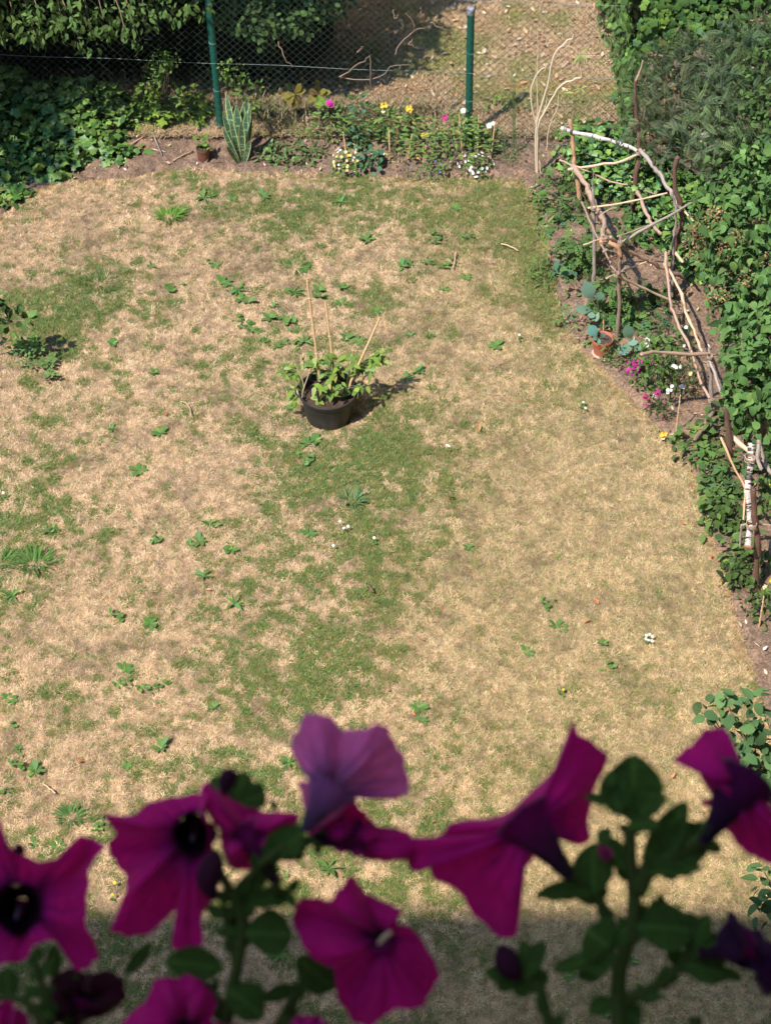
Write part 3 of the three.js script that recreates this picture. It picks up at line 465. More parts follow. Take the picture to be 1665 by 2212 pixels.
// ground ivy, upper left
{
  const t = thing('ground_ivy', 'mound of green ivy spreading over the left end of the back bed', 'ivy', [0, 0, 0]);
  const bs = []; for (const [x, y, h, r] of [[60, 255, 0.16, 0.28], [130, 250, 0.18, 0.25], [190, 250, 0.2, 0.24], [240, 255, 0.16, 0.2], [280, 275, 0.1, 0.13], [30, 300, 0.14, 0.28], [100, 300, 0.14, 0.27], [165, 295, 0.14, 0.25], [225, 300, 0.12, 0.22], [20, 345, 0.1, 0.24], [85, 345, 0.1, 0.22], [140, 345, 0.1, 0.2], [200, 335, 0.1, 0.2], [245, 345, 0.07, 0.15], [130, 378, 0.06, 0.13], [75, 380, 0.06, 0.13], [20, 390, 0.07, 0.17], [40, 425, 0.05, 0.11], [5, 440, 0.06, 0.13], [275, 335, 0.04, 0.09], [310, 330, 0.03, 0.05], [15, 250, 0.25, 0.3], [-20, 320, 0.2, 0.3]]) { const p = G([x, y]); bs.push([p.x, h * 0.8, p.z, r, h, r * 0.85]); }
  const l = blobLeaves(bs, 4200, 0.088, [...BRIGHT, ...MID], { sz: [0.5, 1.3], up: 1.4, jit: 0.8, shell: [0.5, 1.05], vary: 0.18, keep: (p) => p.y > 0.01 });
  leafy(t, [ivyS, ivyGeo(0.9)], LEAF.gloss, l, 300);
}
const GYEL = [[0.22, 0.34, 0.05], [0.2, 0.31, 0.05], [0.17, 0.28, 0.045], [0.25, 0.36, 0.07]];
for (const [lab, spots, n] of [['larger bright yellow-green lobed plant below the mesh beside the ivy', [[305, 240, 0.14], [340, 235, 0.15], [330, 262, 0.12], [355, 268, 0.1], [295, 255, 0.09]], 110], ['smaller bright yellow-green lobed plant left of the far fence post', [[402, 250, 0.09], [430, 242, 0.1], [432, 262, 0.09], [415, 230, 0.06]], 60]]) {
  const t = thing('lobed_plant', lab, 'plant', [0, 0, 0], 'yellow-green plants along the fence foot'), bs = spots.map(([x, y, r]) => { const p = G([x, y + 14]); return [p.x, 0.11, p.z, r, 0.14, r]; });
  stems(t, V(bs[0][0], 0, bs[0][2]), bs.map((b) => V(b[0], 0.15, b[2])), 0.004, 0.002, glossLeaf([0.12, 0.2, 0.05]));
  leafy(t, [mapleGeo(1)], LEAF.thin, blobLeaves(bs, n * 1.8, 0.1, GYEL, { up: 1.6, vary: 0.15, shell: [0.5, 1.05], keep: (p) => p.y > 0.02 }), n);
}
{ // plant with big yellowing leaves behind the mesh
  const t = thing('yellowing_plant', 'plant with large yellowing leaves in the shade behind the fence', 'plant', [0, 0, 0]);
  for (const [cx, cy, tips, c0] of [[345, 590, [[255, 600], [310, 525], [345, 690], [385, 640], [400, 560], [290, 650], [370, 530]], 0], [490, 590, [[440, 560], [495, 510], [560, 570], [525, 560], [540, 660], [490, 690], [430, 630], [470, 620]], 1]]) {
    const b = P(K2(cx, cy), 15.95), g0 = V(b.x, 0, b.z);
    part(t, 'stem', new MB().tube([g0, b], 0.008, 6).geo(), woods.brown);
    for (const [x, y] of tips) { const e = P(K2(x, y), 15.9 + gauss() * 0.04), d = e.clone().sub(b), q = leafQuat(d, V(gauss() * 0.4, 1, 0.7)), m = part(t, 'leaf', ovate(d.length() * 1.0, 0.062, { prof: [[0.25, 0.45], [0.6, 0.95], [0.85, 0.75]], droop: 0.2 }), colorMat(LEAF.thin, col(pick([[0.24, 0.27, 0.05], [0.3, 0.25, 0.05], [0.17, 0.23, 0.045], [0.34, 0.2, 0.06]]), 0.12))); m.position.copy(b); m.quaternion.copy(q); }
  }
}
{ // ivy wall
  const t = thing('ivy_hedge', 'tall ivy covered hedge at the right end of the fence', 'hedge', [0, 0, 0]);
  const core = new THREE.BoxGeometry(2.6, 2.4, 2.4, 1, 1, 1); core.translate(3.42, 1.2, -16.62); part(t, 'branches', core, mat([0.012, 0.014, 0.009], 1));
  const l = [], put = (p, n) => { const b = fbm(p.x * 1.6 + 3, p.y * 1.6 + p.z, 151, 3) - 0.45, q = p.clone().addScaledVector(n, 0.02 + b * 0.42 + rnd() * 0.07); const young = vnoise(p.x * 1.3, p.y * 1.5 + 7, 157); l.push({ p: q, q: leafQuat(V(gauss() * 0.7, -1, gauss() * 0.3), n.clone().add(V(-0.15, 0.55, 0.1)).addScaledVector(rdir(), 0.5)), s: 0.088 * rr(0.5, 1.25), c: col(pick(young > 0.55 ? BRIGHT : [...MID, ...BRIGHT.slice(0, 1)]), 0.2) }); };
  for (let k = 0; k < 6800; k++) put(V(rr(2.04, 4.5), Math.pow(rnd(), 0.8) * 2.4, -15.4), V(0, 0.1, 1));
  for (let k = 0; k < 2600; k++) put(V(2.08, rr(0, 2.4), -rr(15.3, 17.8)), V(-1, 0.1, 0));
  for (let k = 0; k < 1600; k++) put(V(rr(2.1, 4.5), 2.4, -rr(15.4, 17.8)), V(0, 1, 0));
  leafy(t, [ivyS, ivyGeo(0.92)], LEAF.gloss, l, 300, 'ivy');
}
{ // low ivy on the right, below and beside the trellis
  const t = thing('spreading_ivy', 'small leaved ivy spreading over the ground behind the branch trellis', 'ivy', [0, 0, 0]);
  const bs = [[1260, 275, 15.25, .22], [1300, 270, 15.2, .25], [1350, 290, 15.1, .28], [1290, 315, 15.05, .2], [1330, 320, 15.0, .22], [1385, 320, 14.9, .25], [1300, 345, 14.9, .15], [1400, 355, 14.7, .2], [1440, 350, 14.7, .22], [1390, 385, 14.45, .12], [1440, 390, 14.4, .17], [1475, 380, 14.4, .22], [1450, 425, 14.2, .09], [1480, 420, 14.15, .18], [1510, 410, 14.1, .2], [1500, 450, 13.95, .16], [1480, 460, 13.9, .1], [1520, 480, 13.8, .14], [1430, 300, 15.0, .25], [1480, 330, 14.8, .25]].map(([x, y, D, r]) => { const p = P([x, y], D); return [p.x, Math.max(0.04, p.y * 0.4), p.z - 0.12, r, Math.max(0.08, p.y * 0.45), r]; });
  leafy(t, [ivyS], LEAF.gloss, blobLeaves(bs, 3400, 0.066, [...BRIGHT, [0.12, 0.24, 0.05], [0.07, 0.16, 0.045], [0.05, 0.12, 0.04]], { up: 1, shell: [0.7, 1.05], keep: (p) => p.y > 0.0 }), 280, 'ivy');
}
{ // feathery shrub
  const t = thing('feathery_shrub', 'fine feathery olive-brown shrub in front of the ivy hedge', 'shrub', [0, 0, 0]);
  const bs = [[1400, 195, 15.0, .2], [1440, 165, 15.05, .22], [1480, 150, 15.05, .26], [1530, 140, 15.05, .28], [1590, 125, 15.1, .3], [1640, 110, 15.1, .3], [1450, 210, 14.85, .26], [1510, 200, 14.85, .3], [1570, 190, 14.85, .32], [1630, 180, 14.85, .34], [1420, 250, 14.75, .2], [1480, 260, 14.65, .26], [1540, 260, 14.6, .3], [1600, 255, 14.6, .32], [1655, 250, 14.6, .3], [1520, 310, 14.4, .24], [1580, 320, 14.35, .28], [1640, 320, 14.3, .28], [1400, 310, 14.7, .13], [1345, 300, 14.85, .1], [1380, 232, 15.0, .1], [1412, 135, 15.1, .12], [1470, 100, 15.15, .13], [1555, 78, 15.2, .13], [1640, 55, 15.2, .15], [1365, 272, 14.9, .08], [1500, 345, 14.25, .1], [1430, 330, 14.5, .09]].map(([x, y, D, r]) => bl([x, y], D, r, r * 0.85, r));
  stems(t, V(3.0, 0, -14.8), bs.map((b) => V(b[0], b[1], b[2])), 0.012, 0.003, woods.brown);
  const pals = [[[0.15, 0.23, 0.09], [0.18, 0.25, 0.1], [0.12, 0.19, 0.085]], [[0.13, 0.19, 0.1], [0.16, 0.21, 0.12]], [[0.2, 0.22, 0.1], [0.26, 0.2, 0.13], [0.15, 0.18, 0.08]], [[0.09, 0.15, 0.07], [0.12, 0.18, 0.08]]];
  const spr = [fern(1, 0.42, 9, 0.16), fern(1, 0.3, 10, 0.2), fern(1, 0.5, 8, 0.13)], fl = bs.flatMap((b, k) => blobLeaves([b], Math.round(4600 * (b[3] / 0.25) ** 2 / bs.length), 0.125, pals[(k * 7) % 4], { shell: [0.35, 1.3], jit: 0.9, hang: -0.5, out: 0.9, sz: [0.4, 1.3], vary: 0.25 }));
  spr.forEach((g, k) => scatter(t, 'foliage', g, LEAF.thin, fl.filter((_, q) => q % 3 === k)));
  scatter(t, 'seed_heads', ovS, mat([1, 1, 1], 0.9), bs.filter((_, k) => k % 3 === 0).flatMap((b) => blobLeaves([[b[0], b[1] + b[4] * 0.5, b[2], b[3] * 0.6, b[4] * 0.5, b[5] * 0.6, 1]], 90, 0.022, [[0.3, 0.19, 0.12], [0.24, 0.17, 0.1]], { shell: [0, 1.1] })));
  const t2 = thing('glossy_shrub', 'leafy shrub rising at the right edge beside the ivy hedge', 'shrub', [0, 0, 0]);
  const b2 = [[1640, 215, 14.6, .24], [1660, 150, 14.8, .24], [1625, 260, 14.45, .16], [1665, 280, 14.3, .28]].map(([x, y, D, r]) => bl([x, y], D, r));
  stems(t2, V(3.4, 0, -14.7), b2.map((b) => V(b[0], b[1], b[2])), 0.014, 0.005);
  leafy(t2, [ovS], LEAF.thin, blobLeaves(b2, 900, 0.06, MID, { shell: [0.5, 1.08] }), 120);
}
{ // broad leaved shrub along the right side
  const t = thing('broad_leaved_shrub', 'large shrub with broad pointed leaves along the right side of the vegetable bed', 'shrub', [0, 0, 0]);
  const bs = [[1600, 390, 13.9, .3], [1560, 450, 13.55, .24], [1630, 450, 13.6, .34], [1550, 510, 13.2, .2], [1610, 520, 13.2, .34], [1665, 520, 13.3, .35], [1560, 580, 12.9, .2], [1620, 600, 12.8, .34], [1680, 610, 12.8, .36], [1580, 650, 12.55, .2], [1640, 680, 12.4, .3], [1600, 720, 12.2, .17], [1640, 760, 12.05, .28], [1690, 740, 12.2, .35], [1618, 800, 11.8, .23], [1655, 830, 11.75, .3], [1612, 862, 11.6, .17], [1630, 900, 11.5, .22], [1670, 920, 11.45, .24], [1650, 380, 14.0, .3], [1690, 440, 13.7, .3]].map(([x, y, D, r]) => bl([x, y], D, r, r, r));
  for (const [x, z] of [[3.1, -13.5], [3.0, -12.6], [2.75, -11.8]]) stems(t, V(x, 0, z), bs.filter((b) => Math.hypot(b[0] - x, b[2] - z) < 0.8).map((b) => V(b[0], b[1], b[2])), 0.02, 0.006);
  leafy(t, [ovB, ovate(1, 0.62, { fold: 0.2, droop: 0.5, prof: [[0.12, 0.75], [0.3, 1], [0.65, 0.68]] })], leafMat([1, 1, 1], 0.22, { roughness: 0.92 }), blobLeaves(bs, 3300, 0.095, [[0.085, 0.17, 0.045], [0.105, 0.2, 0.055], [0.125, 0.225, 0.065], [0.07, 0.14, 0.042]], { shell: [0.55, 1.05], hang: 0.9, up: 0.8, jit: 0.8, vary: 0.22, sz: [0.4, 1.2] }), 300);
  const pan = blobLeaves([[1540, 460, 13.5, .07], [1558, 470, 13.5, .07], [1508, 500, 13.5, .12], [1500, 540, 13.4, .1], [1560, 545, 13.1, .06], [1640, 480, 13.5, .07], [1590, 510, 13.2, .06], [1610, 600, 12.7, .06], [1560, 640, 12.7, .07], [1535, 640, 12.7, .05], [1655, 560, 13, .06]].map(([x, y, D, r]) => bl([x, y], D - 0.25, r)), 900, 0.025, [[0.24, 0.15, 0.06], [0.18, 0.1, 0.045], [0.3, 0.2, 0.09]], { shell: [0, 1.1] });
  scatter(t, 'dead_flower_heads', ovS, mat([1, 1, 1], 0.9), pan);
}
{ // lower right corner shrub
  const DD1 = [[0.07, 0.14, 0.055], [0.085, 0.165, 0.06], [0.1, 0.19, 0.07]];
  for (const [lab, px, D, sp, n] of [['green shrub with oval leaves leaning in from the right edge above the petunias', [1720, 1830], 0, [[1500, 1525, .05], [1530, 1535, .07], [1570, 1520, .1], [1610, 1540, .14], [1650, 1545, .16], [1545, 1580, .06], [1600, 1590, .14], [1650, 1600, .18], [1590, 1640, .1], [1640, 1660, .17], [1670, 1690, .14], [1680, 1620, .2], [1615, 1620, .1]], 150], ['few dark leaves at the right edge low down behind the petunias', [1740, 2060], 0, [[1650, 1885, .05], [1660, 1920, .08], [1655, 1950, .06], [1690, 1930, .12], [1640, 1990, .03]], 40]]) {
    const t = thing('oval_leaved_shrub', lab, 'shrub', [0, 0, 0]), b0 = G(px), bs = sp.map(([x, y, r]) => { const [, hy] = [0, 0], p = P([x, y], -b0.z - 0.12 + gauss() * 0.06); return [p.x, p.y, p.z, r, r * 0.8, r]; });
    stems(t, b0, bs.map((b) => V(b[0], b[1], b[2])), 0.008, 0.003);
    leafy(t, [ovate(1, 0.6, { fold: 0.15, droop: 0.25, prof: [[0.16, 0.7], [0.4, 1], [0.72, 0.7]] })], leafMat([1, 1, 1], 0.15, { roughness: 0.92 }), blobLeaves(bs, n * 1.5, 0.095, DD1, { shell: [0.4, 1.05], up: 1.4, hang: 0.3, vary: 0.12 }), n);
  }
}

// ---------------------------------------------------------------- plants of the beds
function petalRing(n, r, cup = 0.3, w = 0.9) { const gs = []; for (let k = 0; k < n; k++) { const g = ovate(r, r * w, { prof: [[0.3, 0.7], [0.65, 1], [0.88, 0.7]], droop: -cup, fold: 0.05 }); g.rotateX(-Math.PI / 2 + 0.25); g.rotateY(k / n * Math.PI * 2); gs.push(g); } return mergeGeometries(gs); }
const FL = { five: petalRing(5, 1, 0.25), many: mergeGeometries([petalRing(8, 1, 0.15, 0.6), petalRing(7, 0.75, 0.5, 0.6).rotateY(0.3).translate(0, 0.12, 0), petalRing(5, 0.5, 0.9, 0.6).translate(0, 0.2, 0)]), snap: mergeGeometries([petalRing(3, 1, 0.7, 0.8), petalRing(2, 0.9, -0.3, 1).translate(0, 0.1, 0)]) };
const FC = { pink: [0.62, 0.07, 0.3], magenta: [0.6, 0.06, 0.38], rose: [0.6, 0.12, 0.25], yellow: [0.8, 0.6, 0.08], cream: [0.82, 0.72, 0.36], white: [0.85, 0.84, 0.8], blue: [0.12, 0.25, 0.6], orange: [0.8, 0.5, 0.08] };
const petalMat = (c) => colorMat(leafMat([1, 1, 1], 0.25), new THREE.Color().setRGB(...c));
const pm0 = leafMat([1, 1, 1], 0.25);
function flower(t, p, size, c, type = 'five', aim = V(0, 0.8, 0.5)) { const m = part(t, 'flower', FL[type], colorMat(pm0, col(c, 0.1, 0.03))); m.position.copy(p); m.quaternion.setFromUnitVectors(V(0, 1, 0), aim.clone().addScaledVector(rdir(), 0.35).normalize()); m.scale.setScalar(size); return m; }
const stemM = glossLeaf([0.1, 0.16, 0.05], 0.6);
// upright plant: foliage along a stem from base to the height of top, then flowers
function upright({ name, label, cat = 'flowering plant', group, base, top, w = 0.07, n = 60, size = 0.062, colors = BRIGHT, geo = ovate(1, 0.36, { droop: 0.3 }), from = 0.15, flowers = [], stemsN = 3, parts = 40 }) {
  const b = S0(base), D = -b.z, tp = P(top, D), t = thing(name, label, cat, b, group), h = tp.clone().sub(b), L = [];
  for (let k = 0; k < stemsN; k++) { const o = V(gauss() * w * 0.5, 0, gauss() * w * 0.5); part(t, 'stem', new MB().tube(curve([V(o.x * 0.3, -0.02, o.z * 0.3), h.clone().multiplyScalar(0.5).add(o), h.clone().multiplyScalar(rr(0.85, 1)).add(o)], 6, 0.004), (u) => lerp(0.005, 0.002, u), 5).geo(), stemM); }
  for (let k = 0; k < n; k++) { const u = lerp(from, 0.95, rnd()), a = rr(0, 6.283), rad = w * Math.sqrt(rnd()) * (0.6 + 0.8 * Math.sin(u * 3)), d = V(Math.cos(a), rr(-0.1, 0.7), Math.sin(a)); L.push({ p: h.clone().multiplyScalar(u).add(V(Math.cos(a) * rad, 0, Math.sin(a) * rad)), q: leafQuat(d, V(0, 1, 0.3).addScaledVector(rdir(), 0.4)), s: size * rr(0.7, 1.25), c: col(pick(colors), 0.18) }); }
  leafParts(t, [geo], LEAF.thin, L.slice(0, parts)); if (L.length > parts) scatter(t, 'foliage', geo, LEAF.thin, L.slice(parts));
  for (const [px, s, c, type] of flowers) flower(t, P(px, D - 0.03).sub(b), s, c, type);
  return t;
}
function mound({ name, label, cat = 'plant', group, base, r, h, n, size, colors, geo = ovS, flowers = [], parts = 80, up = 1.0, material = LEAF.thin }) {
  const b = S0(base), t = thing(name, label, cat, b, group), rx = r[0] ?? r, rz = r[1] ?? rx;
  stems(t, V(0, -0.02, 0), Array.from({ length: 5 }, () => V(gauss() * rx * 0.7, h * 0.7, gauss() * rz * 0.7)), 0.005, 0.002, stemM);
  const L = blobLeaves([[0, h * 0.3, 0, rx, h * 0.85, rz, 1]], n, size, colors, { up, shell: [0.35, 1.05], hang: 0.1, keep: (p) => p.y > 0.0 });
  leafParts(t, [geo], material, L.slice(0, parts)); if (L.length > parts) scatter(t, 'foliage', geo, material, L.slice(parts));
  for (const [k, s, c, type] of flowers) for (let i = 0; i < k; i++) { const d = V(gauss(), rr(0.35, 1), gauss() + 0.4).normalize(); flower(t, V(d.x * rx, h * 0.3 + d.y * h * 0.9, d.z * rz), s * rr(0.8, 1.2), c, type, d); }
  return t;
}
const caneM = mat([0.6, 0.4, 0.2], 0.6), caneG = mat([0.5, 0.36, 0.24], 0.7);
function cane(label, base, top, { r = 0.006, ground = true, D = null, dTop = 0, m = caneM, nodes = true, group = 'plant canes in the beds' } = {}) {
  const b = D ? P(base, D) : S0(base), e = P(top, -b.z + dTop), o = thing('bamboo_cane', label, 'cane', b, group), v = e.clone().sub(b), g = new MB(), N = 14, pts = [];
  if (!D) v.y += 0; for (let k = 0; k <= N; k++) pts.push(v.clone().multiplyScalar(k / N).add(k ? V(gauss() * 0.0015, 0, gauss() * 0.0015) : V(0, -0.04, 0)));
  part(o, 'stick', g.tube(pts, (u) => r * (1 - 0.25 * u), 7).geo(), m);
  for (const u of [0.25, 0.55, 0.82]) { const p = v.clone().multiplyScalar(u), d = v.clone().normalize(); part(o, 'node', new MB().tube([p.clone().addScaledVector(d, -0.004), p, p.clone().addScaledVector(d, 0.004)], (x) => r * (x === 0.5 ? 1.25 : 1), 7).geo(), caneG); }
  return o;
}
// back bed, left to right
{
  const b = G(KN(750, 612)), sc = 0.128 / 0.128, t = thing('flower_pot', 'small reddish brown flowerpot with a green seedling on the back bed', 'potted plant', b);
  const prof = [[0, 0.004], [0.045, 0], [0.047, 0.005], [0.053, 0.12], [0.057, 0.12], [0.058, 0.145], [0.054, 0.147], [0.051, 0.125], [0, 0.125]].map(([x, y]) => new THREE.Vector2(x, y));
  part(t, 'pot_body', new THREE.LatheGeometry(prof.slice(0, 8), 28), mat([0.16, 0.06, 0.035], 0.55));
  part(t, 'soil', new THREE.CircleGeometry(0.051, 20).rotateX(-Math.PI / 2).translate(0, 0.13, 0), mat([0.05, 0.035, 0.025], 1));
  leafParts(t, [rndS], LEAF.thin, blobLeaves([[0.01, 0.17, 0.01, 0.055, 0.04, 0.05, 1], [0.0, 0.22, -0.03, 0.035, 0.05, 0.03, 0.5], [-0.04, 0.2, -0.03, 0.03, 0.04, 0.03, 0.25]], 46, 0.04, LIME, { up: 1.5, shell: [0.3, 1] }));
}
{ // snake plant
  const t = thing('snake_plant', 'tall sword leaved snake plant standing beside the far fence post', 'plant', [0, 0, 0]), D = -G(KN(1095, 612)).z;
  const varTex = dataTex(64, 256, (i, j) => { const e = Math.abs(i / 63 - 0.5) * 2, b = fbm(j / 7, i / 40, 171, 3), st = smooth(0.5, 0.62, b); return e > 0.74 ? [0.74, 0.77, 0.55] : [lerp(0.3, 0.58, st), lerp(0.43, 0.66, st), lerp(0.33, 0.54, st)]; }, true, false);
  const sm = mat([0.9, 0.95, 0.85], 0.4, { map: varTex });
  for (const [bx, tx, ty, dz, w] of [[1075, 948, -5, 0.06, 0.06], [1085, 1040, 100, -0.02, 0.075], [1092, 1102, 78, 0.03, 0.06], [1105, 1165, 85, 0.02, 0.05], [1090, 1135, 10, 0.12, 0.05], [1080, 1018, 85, 0.1, 0.05], [1062, 915, 165, -0.04, 0.05], [1068, 915, 295, -0.12, 0.045], [1055, 955, 470, -0.16, 0.04], [1115, 1160, 415, -0.1, 0.045], [1100, 1085, 250, -0.1, 0.055], [1110, 1130, 160, -0.06, 0.055], [1078, 985, 230, -0.08, 0.05], [1120, 1172, 180, 0.06, 0.045]]) {
    const a = P(KN(bx, 600 + rr(-12, 8)), D + dz * 0.3); a.y = Math.min(a.y, 0.02); const e = P(KN(tx, ty), D + dz), m = new MB(), N = 9, d = e.clone().sub(a), side = d.clone().cross(V(rr(-0.5, 0.5), 0.1, 1)).normalize(), nn = side.clone().cross(d).normalize(), tw = rr(-0.5, 0.5); let pr = null;
    for (let k = 0; k <= N; k++) { const u = k / N, ww = w / 2 * (k === N ? 0.02 : Math.min(1, 0.55 + u * 1.6) * (u > 0.75 ? 1 - ((u - 0.75) / 0.25) ** 1.5 : 1)), p = a.clone().addScaledVector(d, u).add(V(0, -0.0, 0)).addScaledVector(nn, 0.05 * Math.sin(u * 3) * tw), s = side.clone().applyAxisAngle(d.clone().normalize(), tw * u), c = nn.clone().applyAxisAngle(d.clone().normalize(), tw * u), l = p.clone().addScaledVector(s, -ww).addScaledVector(c, ww * 0.4), r = p.clone().addScaledVector(s, ww).addScaledVector(c, ww * 0.4), row = [m.v(l.x, l.y, l.z, 0, u), m.v(p.x, p.y, p.z, 0.5, u), m.v(r.x, r.y, r.z, 1, u)]; if (pr) for (let q = 0; q < 2; q++) { m.t(pr[q], pr[q + 1], row[q]); m.t(pr[q + 1], row[q + 1], row[q]); } pr = row; }
    part(t, 'leaf', m.geo(), sm);
  }
}
const YG = [[0.13, 0.24, 0.05], [0.16, 0.28, 0.06], [0.11, 0.2, 0.05], [0.2, 0.29, 0.07]];
mound({ name: 'creeping_plant', label: 'low light green creeping plant right of the snake plant', base: [632, 345], r: [0.3, 0.16], h: 0.13, n: 384, size: 0.045, colors: [[0.13, 0.22, 0.07], [0.17, 0.27, 0.09], [0.1, 0.18, 0.05]], geo: ovS, parts: 120 });
upright({ name: 'snapdragon', label: 'pink flowered plant on a cane behind the creeping plant', base: KM(185, 440), top: KM(195, 110), w: 0.12, n: 74, colors: YG, from: 0.3, flowers: [[KM(190, 85), 0.032, FC.magenta, 'many'], [KM(205, 100), 0.03, FC.pink, 'many']], parts: 50 });
upright({ name: 'tall_leafy_plant', label: 'tall thin blue-green leafy plant rising against the mesh', cat: 'plant', base: KM(405, 460), top: KM(445, 0), w: 0.08, n: 93, colors: BLUEG.concat(MID), from: 0.08, parts: 50 });
upright({ name: 'tall_leafy_plant', label: 'short green plant between the pink flower and the tall blue-green plant', cat: 'plant', base: KM(320, 400), top: KM(285, 190), w: 0.09, n: 37, colors: YG, from: 0.3, parts: 40 });
upright({ name: 'feathery_plant', label: 'feathery light green plant left of the first yellow flowers', cat: 'plant', base: KM(600, 450), top: KM(575, 215), w: 0.13, n: 260, size: 0.035, geo: ovate(1, 0.12), colors: [[0.13, 0.23, 0.07], [0.1, 0.19, 0.06]], from: 0.15, parts: 40 });
upright({ name: 'snapdragon', label: 'tallest yellow flowered plant, left of the other yellow ones', base: KM(690, 470), top: KM(655, 120), w: 0.1, n: 80, colors: YG, from: 0.25, flowers: [[KM(622, 105), 0.027, FC.yellow, 'snap'], [KM(660, 100), 0.027, FC.yellow, 'snap'], [KM(632, 150), 0.022, FC.cream, 'snap']], parts: 50 });
upright({ name: 'snapdragon', label: 'slender yellow flowered plant in the middle of the back bed', base: KM(850, 420), top: KM(852, 150), w: 0.06, n: 43, colors: YG, from: 0.2, flowers: [[KM(835, 130), 0.027, FC.yellow, 'snap'], [KM(862, 140), 0.032, FC.yellow, 'snap']], parts: 40 });
upright({ name: 'snapdragon', label: 'low plant with one yellow flower head beside the bushy plant', base: KM(985, 530), top: KM(975, 320), w: 0.14, n: 68, colors: YG, from: 0.3, flowers: [[KM(975, 352), 0.026, FC.yellow, 'many'], [KM(1000, 352), 0.024, FC.yellow, 'many']], parts: 50 });
upright({ name: 'yellowing_stalks', label: 'wilting plant with yellow leaves between two canes', cat: 'plant', base: KM(765, 570), top: KM(790, 390), w: 0.15, n: 68, size: 0.04, colors: [[0.32, 0.28, 0.07], [0.26, 0.25, 0.07], [0.4, 0.32, 0.12]], from: 0.0, parts: 50 });
upright({ name: 'bushy_plant', label: 'tall dense bushy green plant with one pink bloom by the near fence post', base: KM(1195, 570), top: KM(1205, 225), w: 0.24, n: 260, colors: YG, from: 0.12, size: 0.05, flowers: [[KM(1150, 200), 0.028, FC.pink, 'many']], stemsN: 6, parts: 90 });
upright({ name: 'leafy_plant', label: 'leafy plant with a white flower leaning on the near fence post', base: KM(1320, 470), top: KM(1320, 170), w: 0.09, n: 55, colors: YG, from: 0.3, flowers: [[KM(1305, 145), 0.026, FC.white, 'five']], parts: 40 });
upright({ name: 'leafy_plant', label: 'small leafy plant at a cane right of the near fence post', base: KM(1415, 470), top: KM(1425, 330), w: 0.12, n: 43, colors: YG, from: 0.2, parts: 40 });
upright({ name: 'white_flower_plant', label: 'thin plant with two white flowers at the last cane of the back bed', base: KM(1545, 520), top: KM(1540, 260), w: 0.05, n: 24, colors: YG, from: 0.2, flowers: [[KM(1518, 272), 0.025, FC.white, 'five'], [KM(1550, 258), 0.024, FC.white, 'five']], parts: 40 });
mound({ name: 'pansy_clump', label: 'clump of pale yellow pansies at the front of the back bed', cat: 'flowering plant', base: KM(335, 650), r: 0.13, h: 0.2, n: 148, size: 0.04, colors: YG, flowers: [[22, 0.014, FC.cream, 'five'], [8, 0.013, FC.white, 'five'], [6, 0.014, FC.yellow, 'five']], parts: 60 });
mound({ name: 'blue_green_plant', label: 'compact blue-green plant right of the pale yellow pansies', base: KM(535, 630), r: 0.11, h: 0.16, n: 93, size: 0.055, colors: BLUEG, geo: rndS, parts: 90 });
mound({ name: 'pansy_clump', label: 'clump of white pansies below the near fence post', cat: 'flowering plant', base: KM(1405, 660), r: 0.16, h: 0.14, n: 148, size: 0.04, colors: YG, flowers: [[28, 0.014, FC.white, 'five']], parts: 60 });
mound({ name: 'blue_lobelia', label: 'low green clump with tiny blue flowers on the lawn edge', cat: 'flowering plant', base: KM(1030, 690), r: [0.2, 0.1], h: 0.1, n: 161, size: 0.045, colors: BRIGHT, geo: lanS, flowers: [[5, 0.014, FC.blue, 'five']], parts: 60 });
mound({ name: 'blue_green_plant', label: 'small grey-green seedling above the pale yellow pansies', base: KM(450, 490), r: 0.07, h: 0.14, n: 37, size: 0.05, colors: BLUEG, parts: 50 });
upright({ name: 'feathery_plant', label: 'pale feathery plant standing alone right of the last cane', cat: 'plant', base: KM(1675, 560), top: K3(95, 790), w: 0.12, n: 260, size: 0.035, geo: ovate(1, 0.12), colors: [[0.13, 0.22, 0.09], [0.1, 0.18, 0.07]], from: 0.0, parts: 30 });
upright({ name: 'feathery_plant', label: 'thin feathery stalk against the mesh below the bare stems', cat: 'plant', base: K3(122, 940), top: K3(120, 480), w: 0.02, n: 74, size: 0.03, geo: ovate(1, 0.12), colors: [[0.07, 0.1, 0.05]], from: 0.0, parts: 20 });
mound({ name: 'leafy_plant', label: 'dark green clump beyond the mesh left of the bare stems', base: K3(75, 705), r: [0.2, 0.15], h: 0.16, n: 99, size: 0.05, colors: YG, parts: 50 });
for (const [l, b, t] of [['cane beside the pink flower of the back bed', KM(206, 330), KM(205, 178)], ['short cane left of the tall blue-green plant', KM(328, 500), KM(305, 320)], ['cane in front of the tallest yellow flower', KM(690, 572), KM(690, 310)], ['leaning cane under the slender yellow flower', KM(848, 560), KM(876, 345)], ['cane in front of the low yellow flower head', KM(985, 545), KM(992, 430)], ['cane behind the leafy plant at the near fence post', KM(1300, 560), KM(1268, 172)], ['cane standing just right of the near fence post', KM(1420, 535), KM(1432, 178)], ['last cane of the back bed beside the white flowers', KM(1530, 552), KM(1568, 248)], ['cane against the mesh beside the tall blue-green plant', KM(465, 300), KM(464, 100)]]) cane('bamboo ' + l, b, t, { r: 0.0075 });
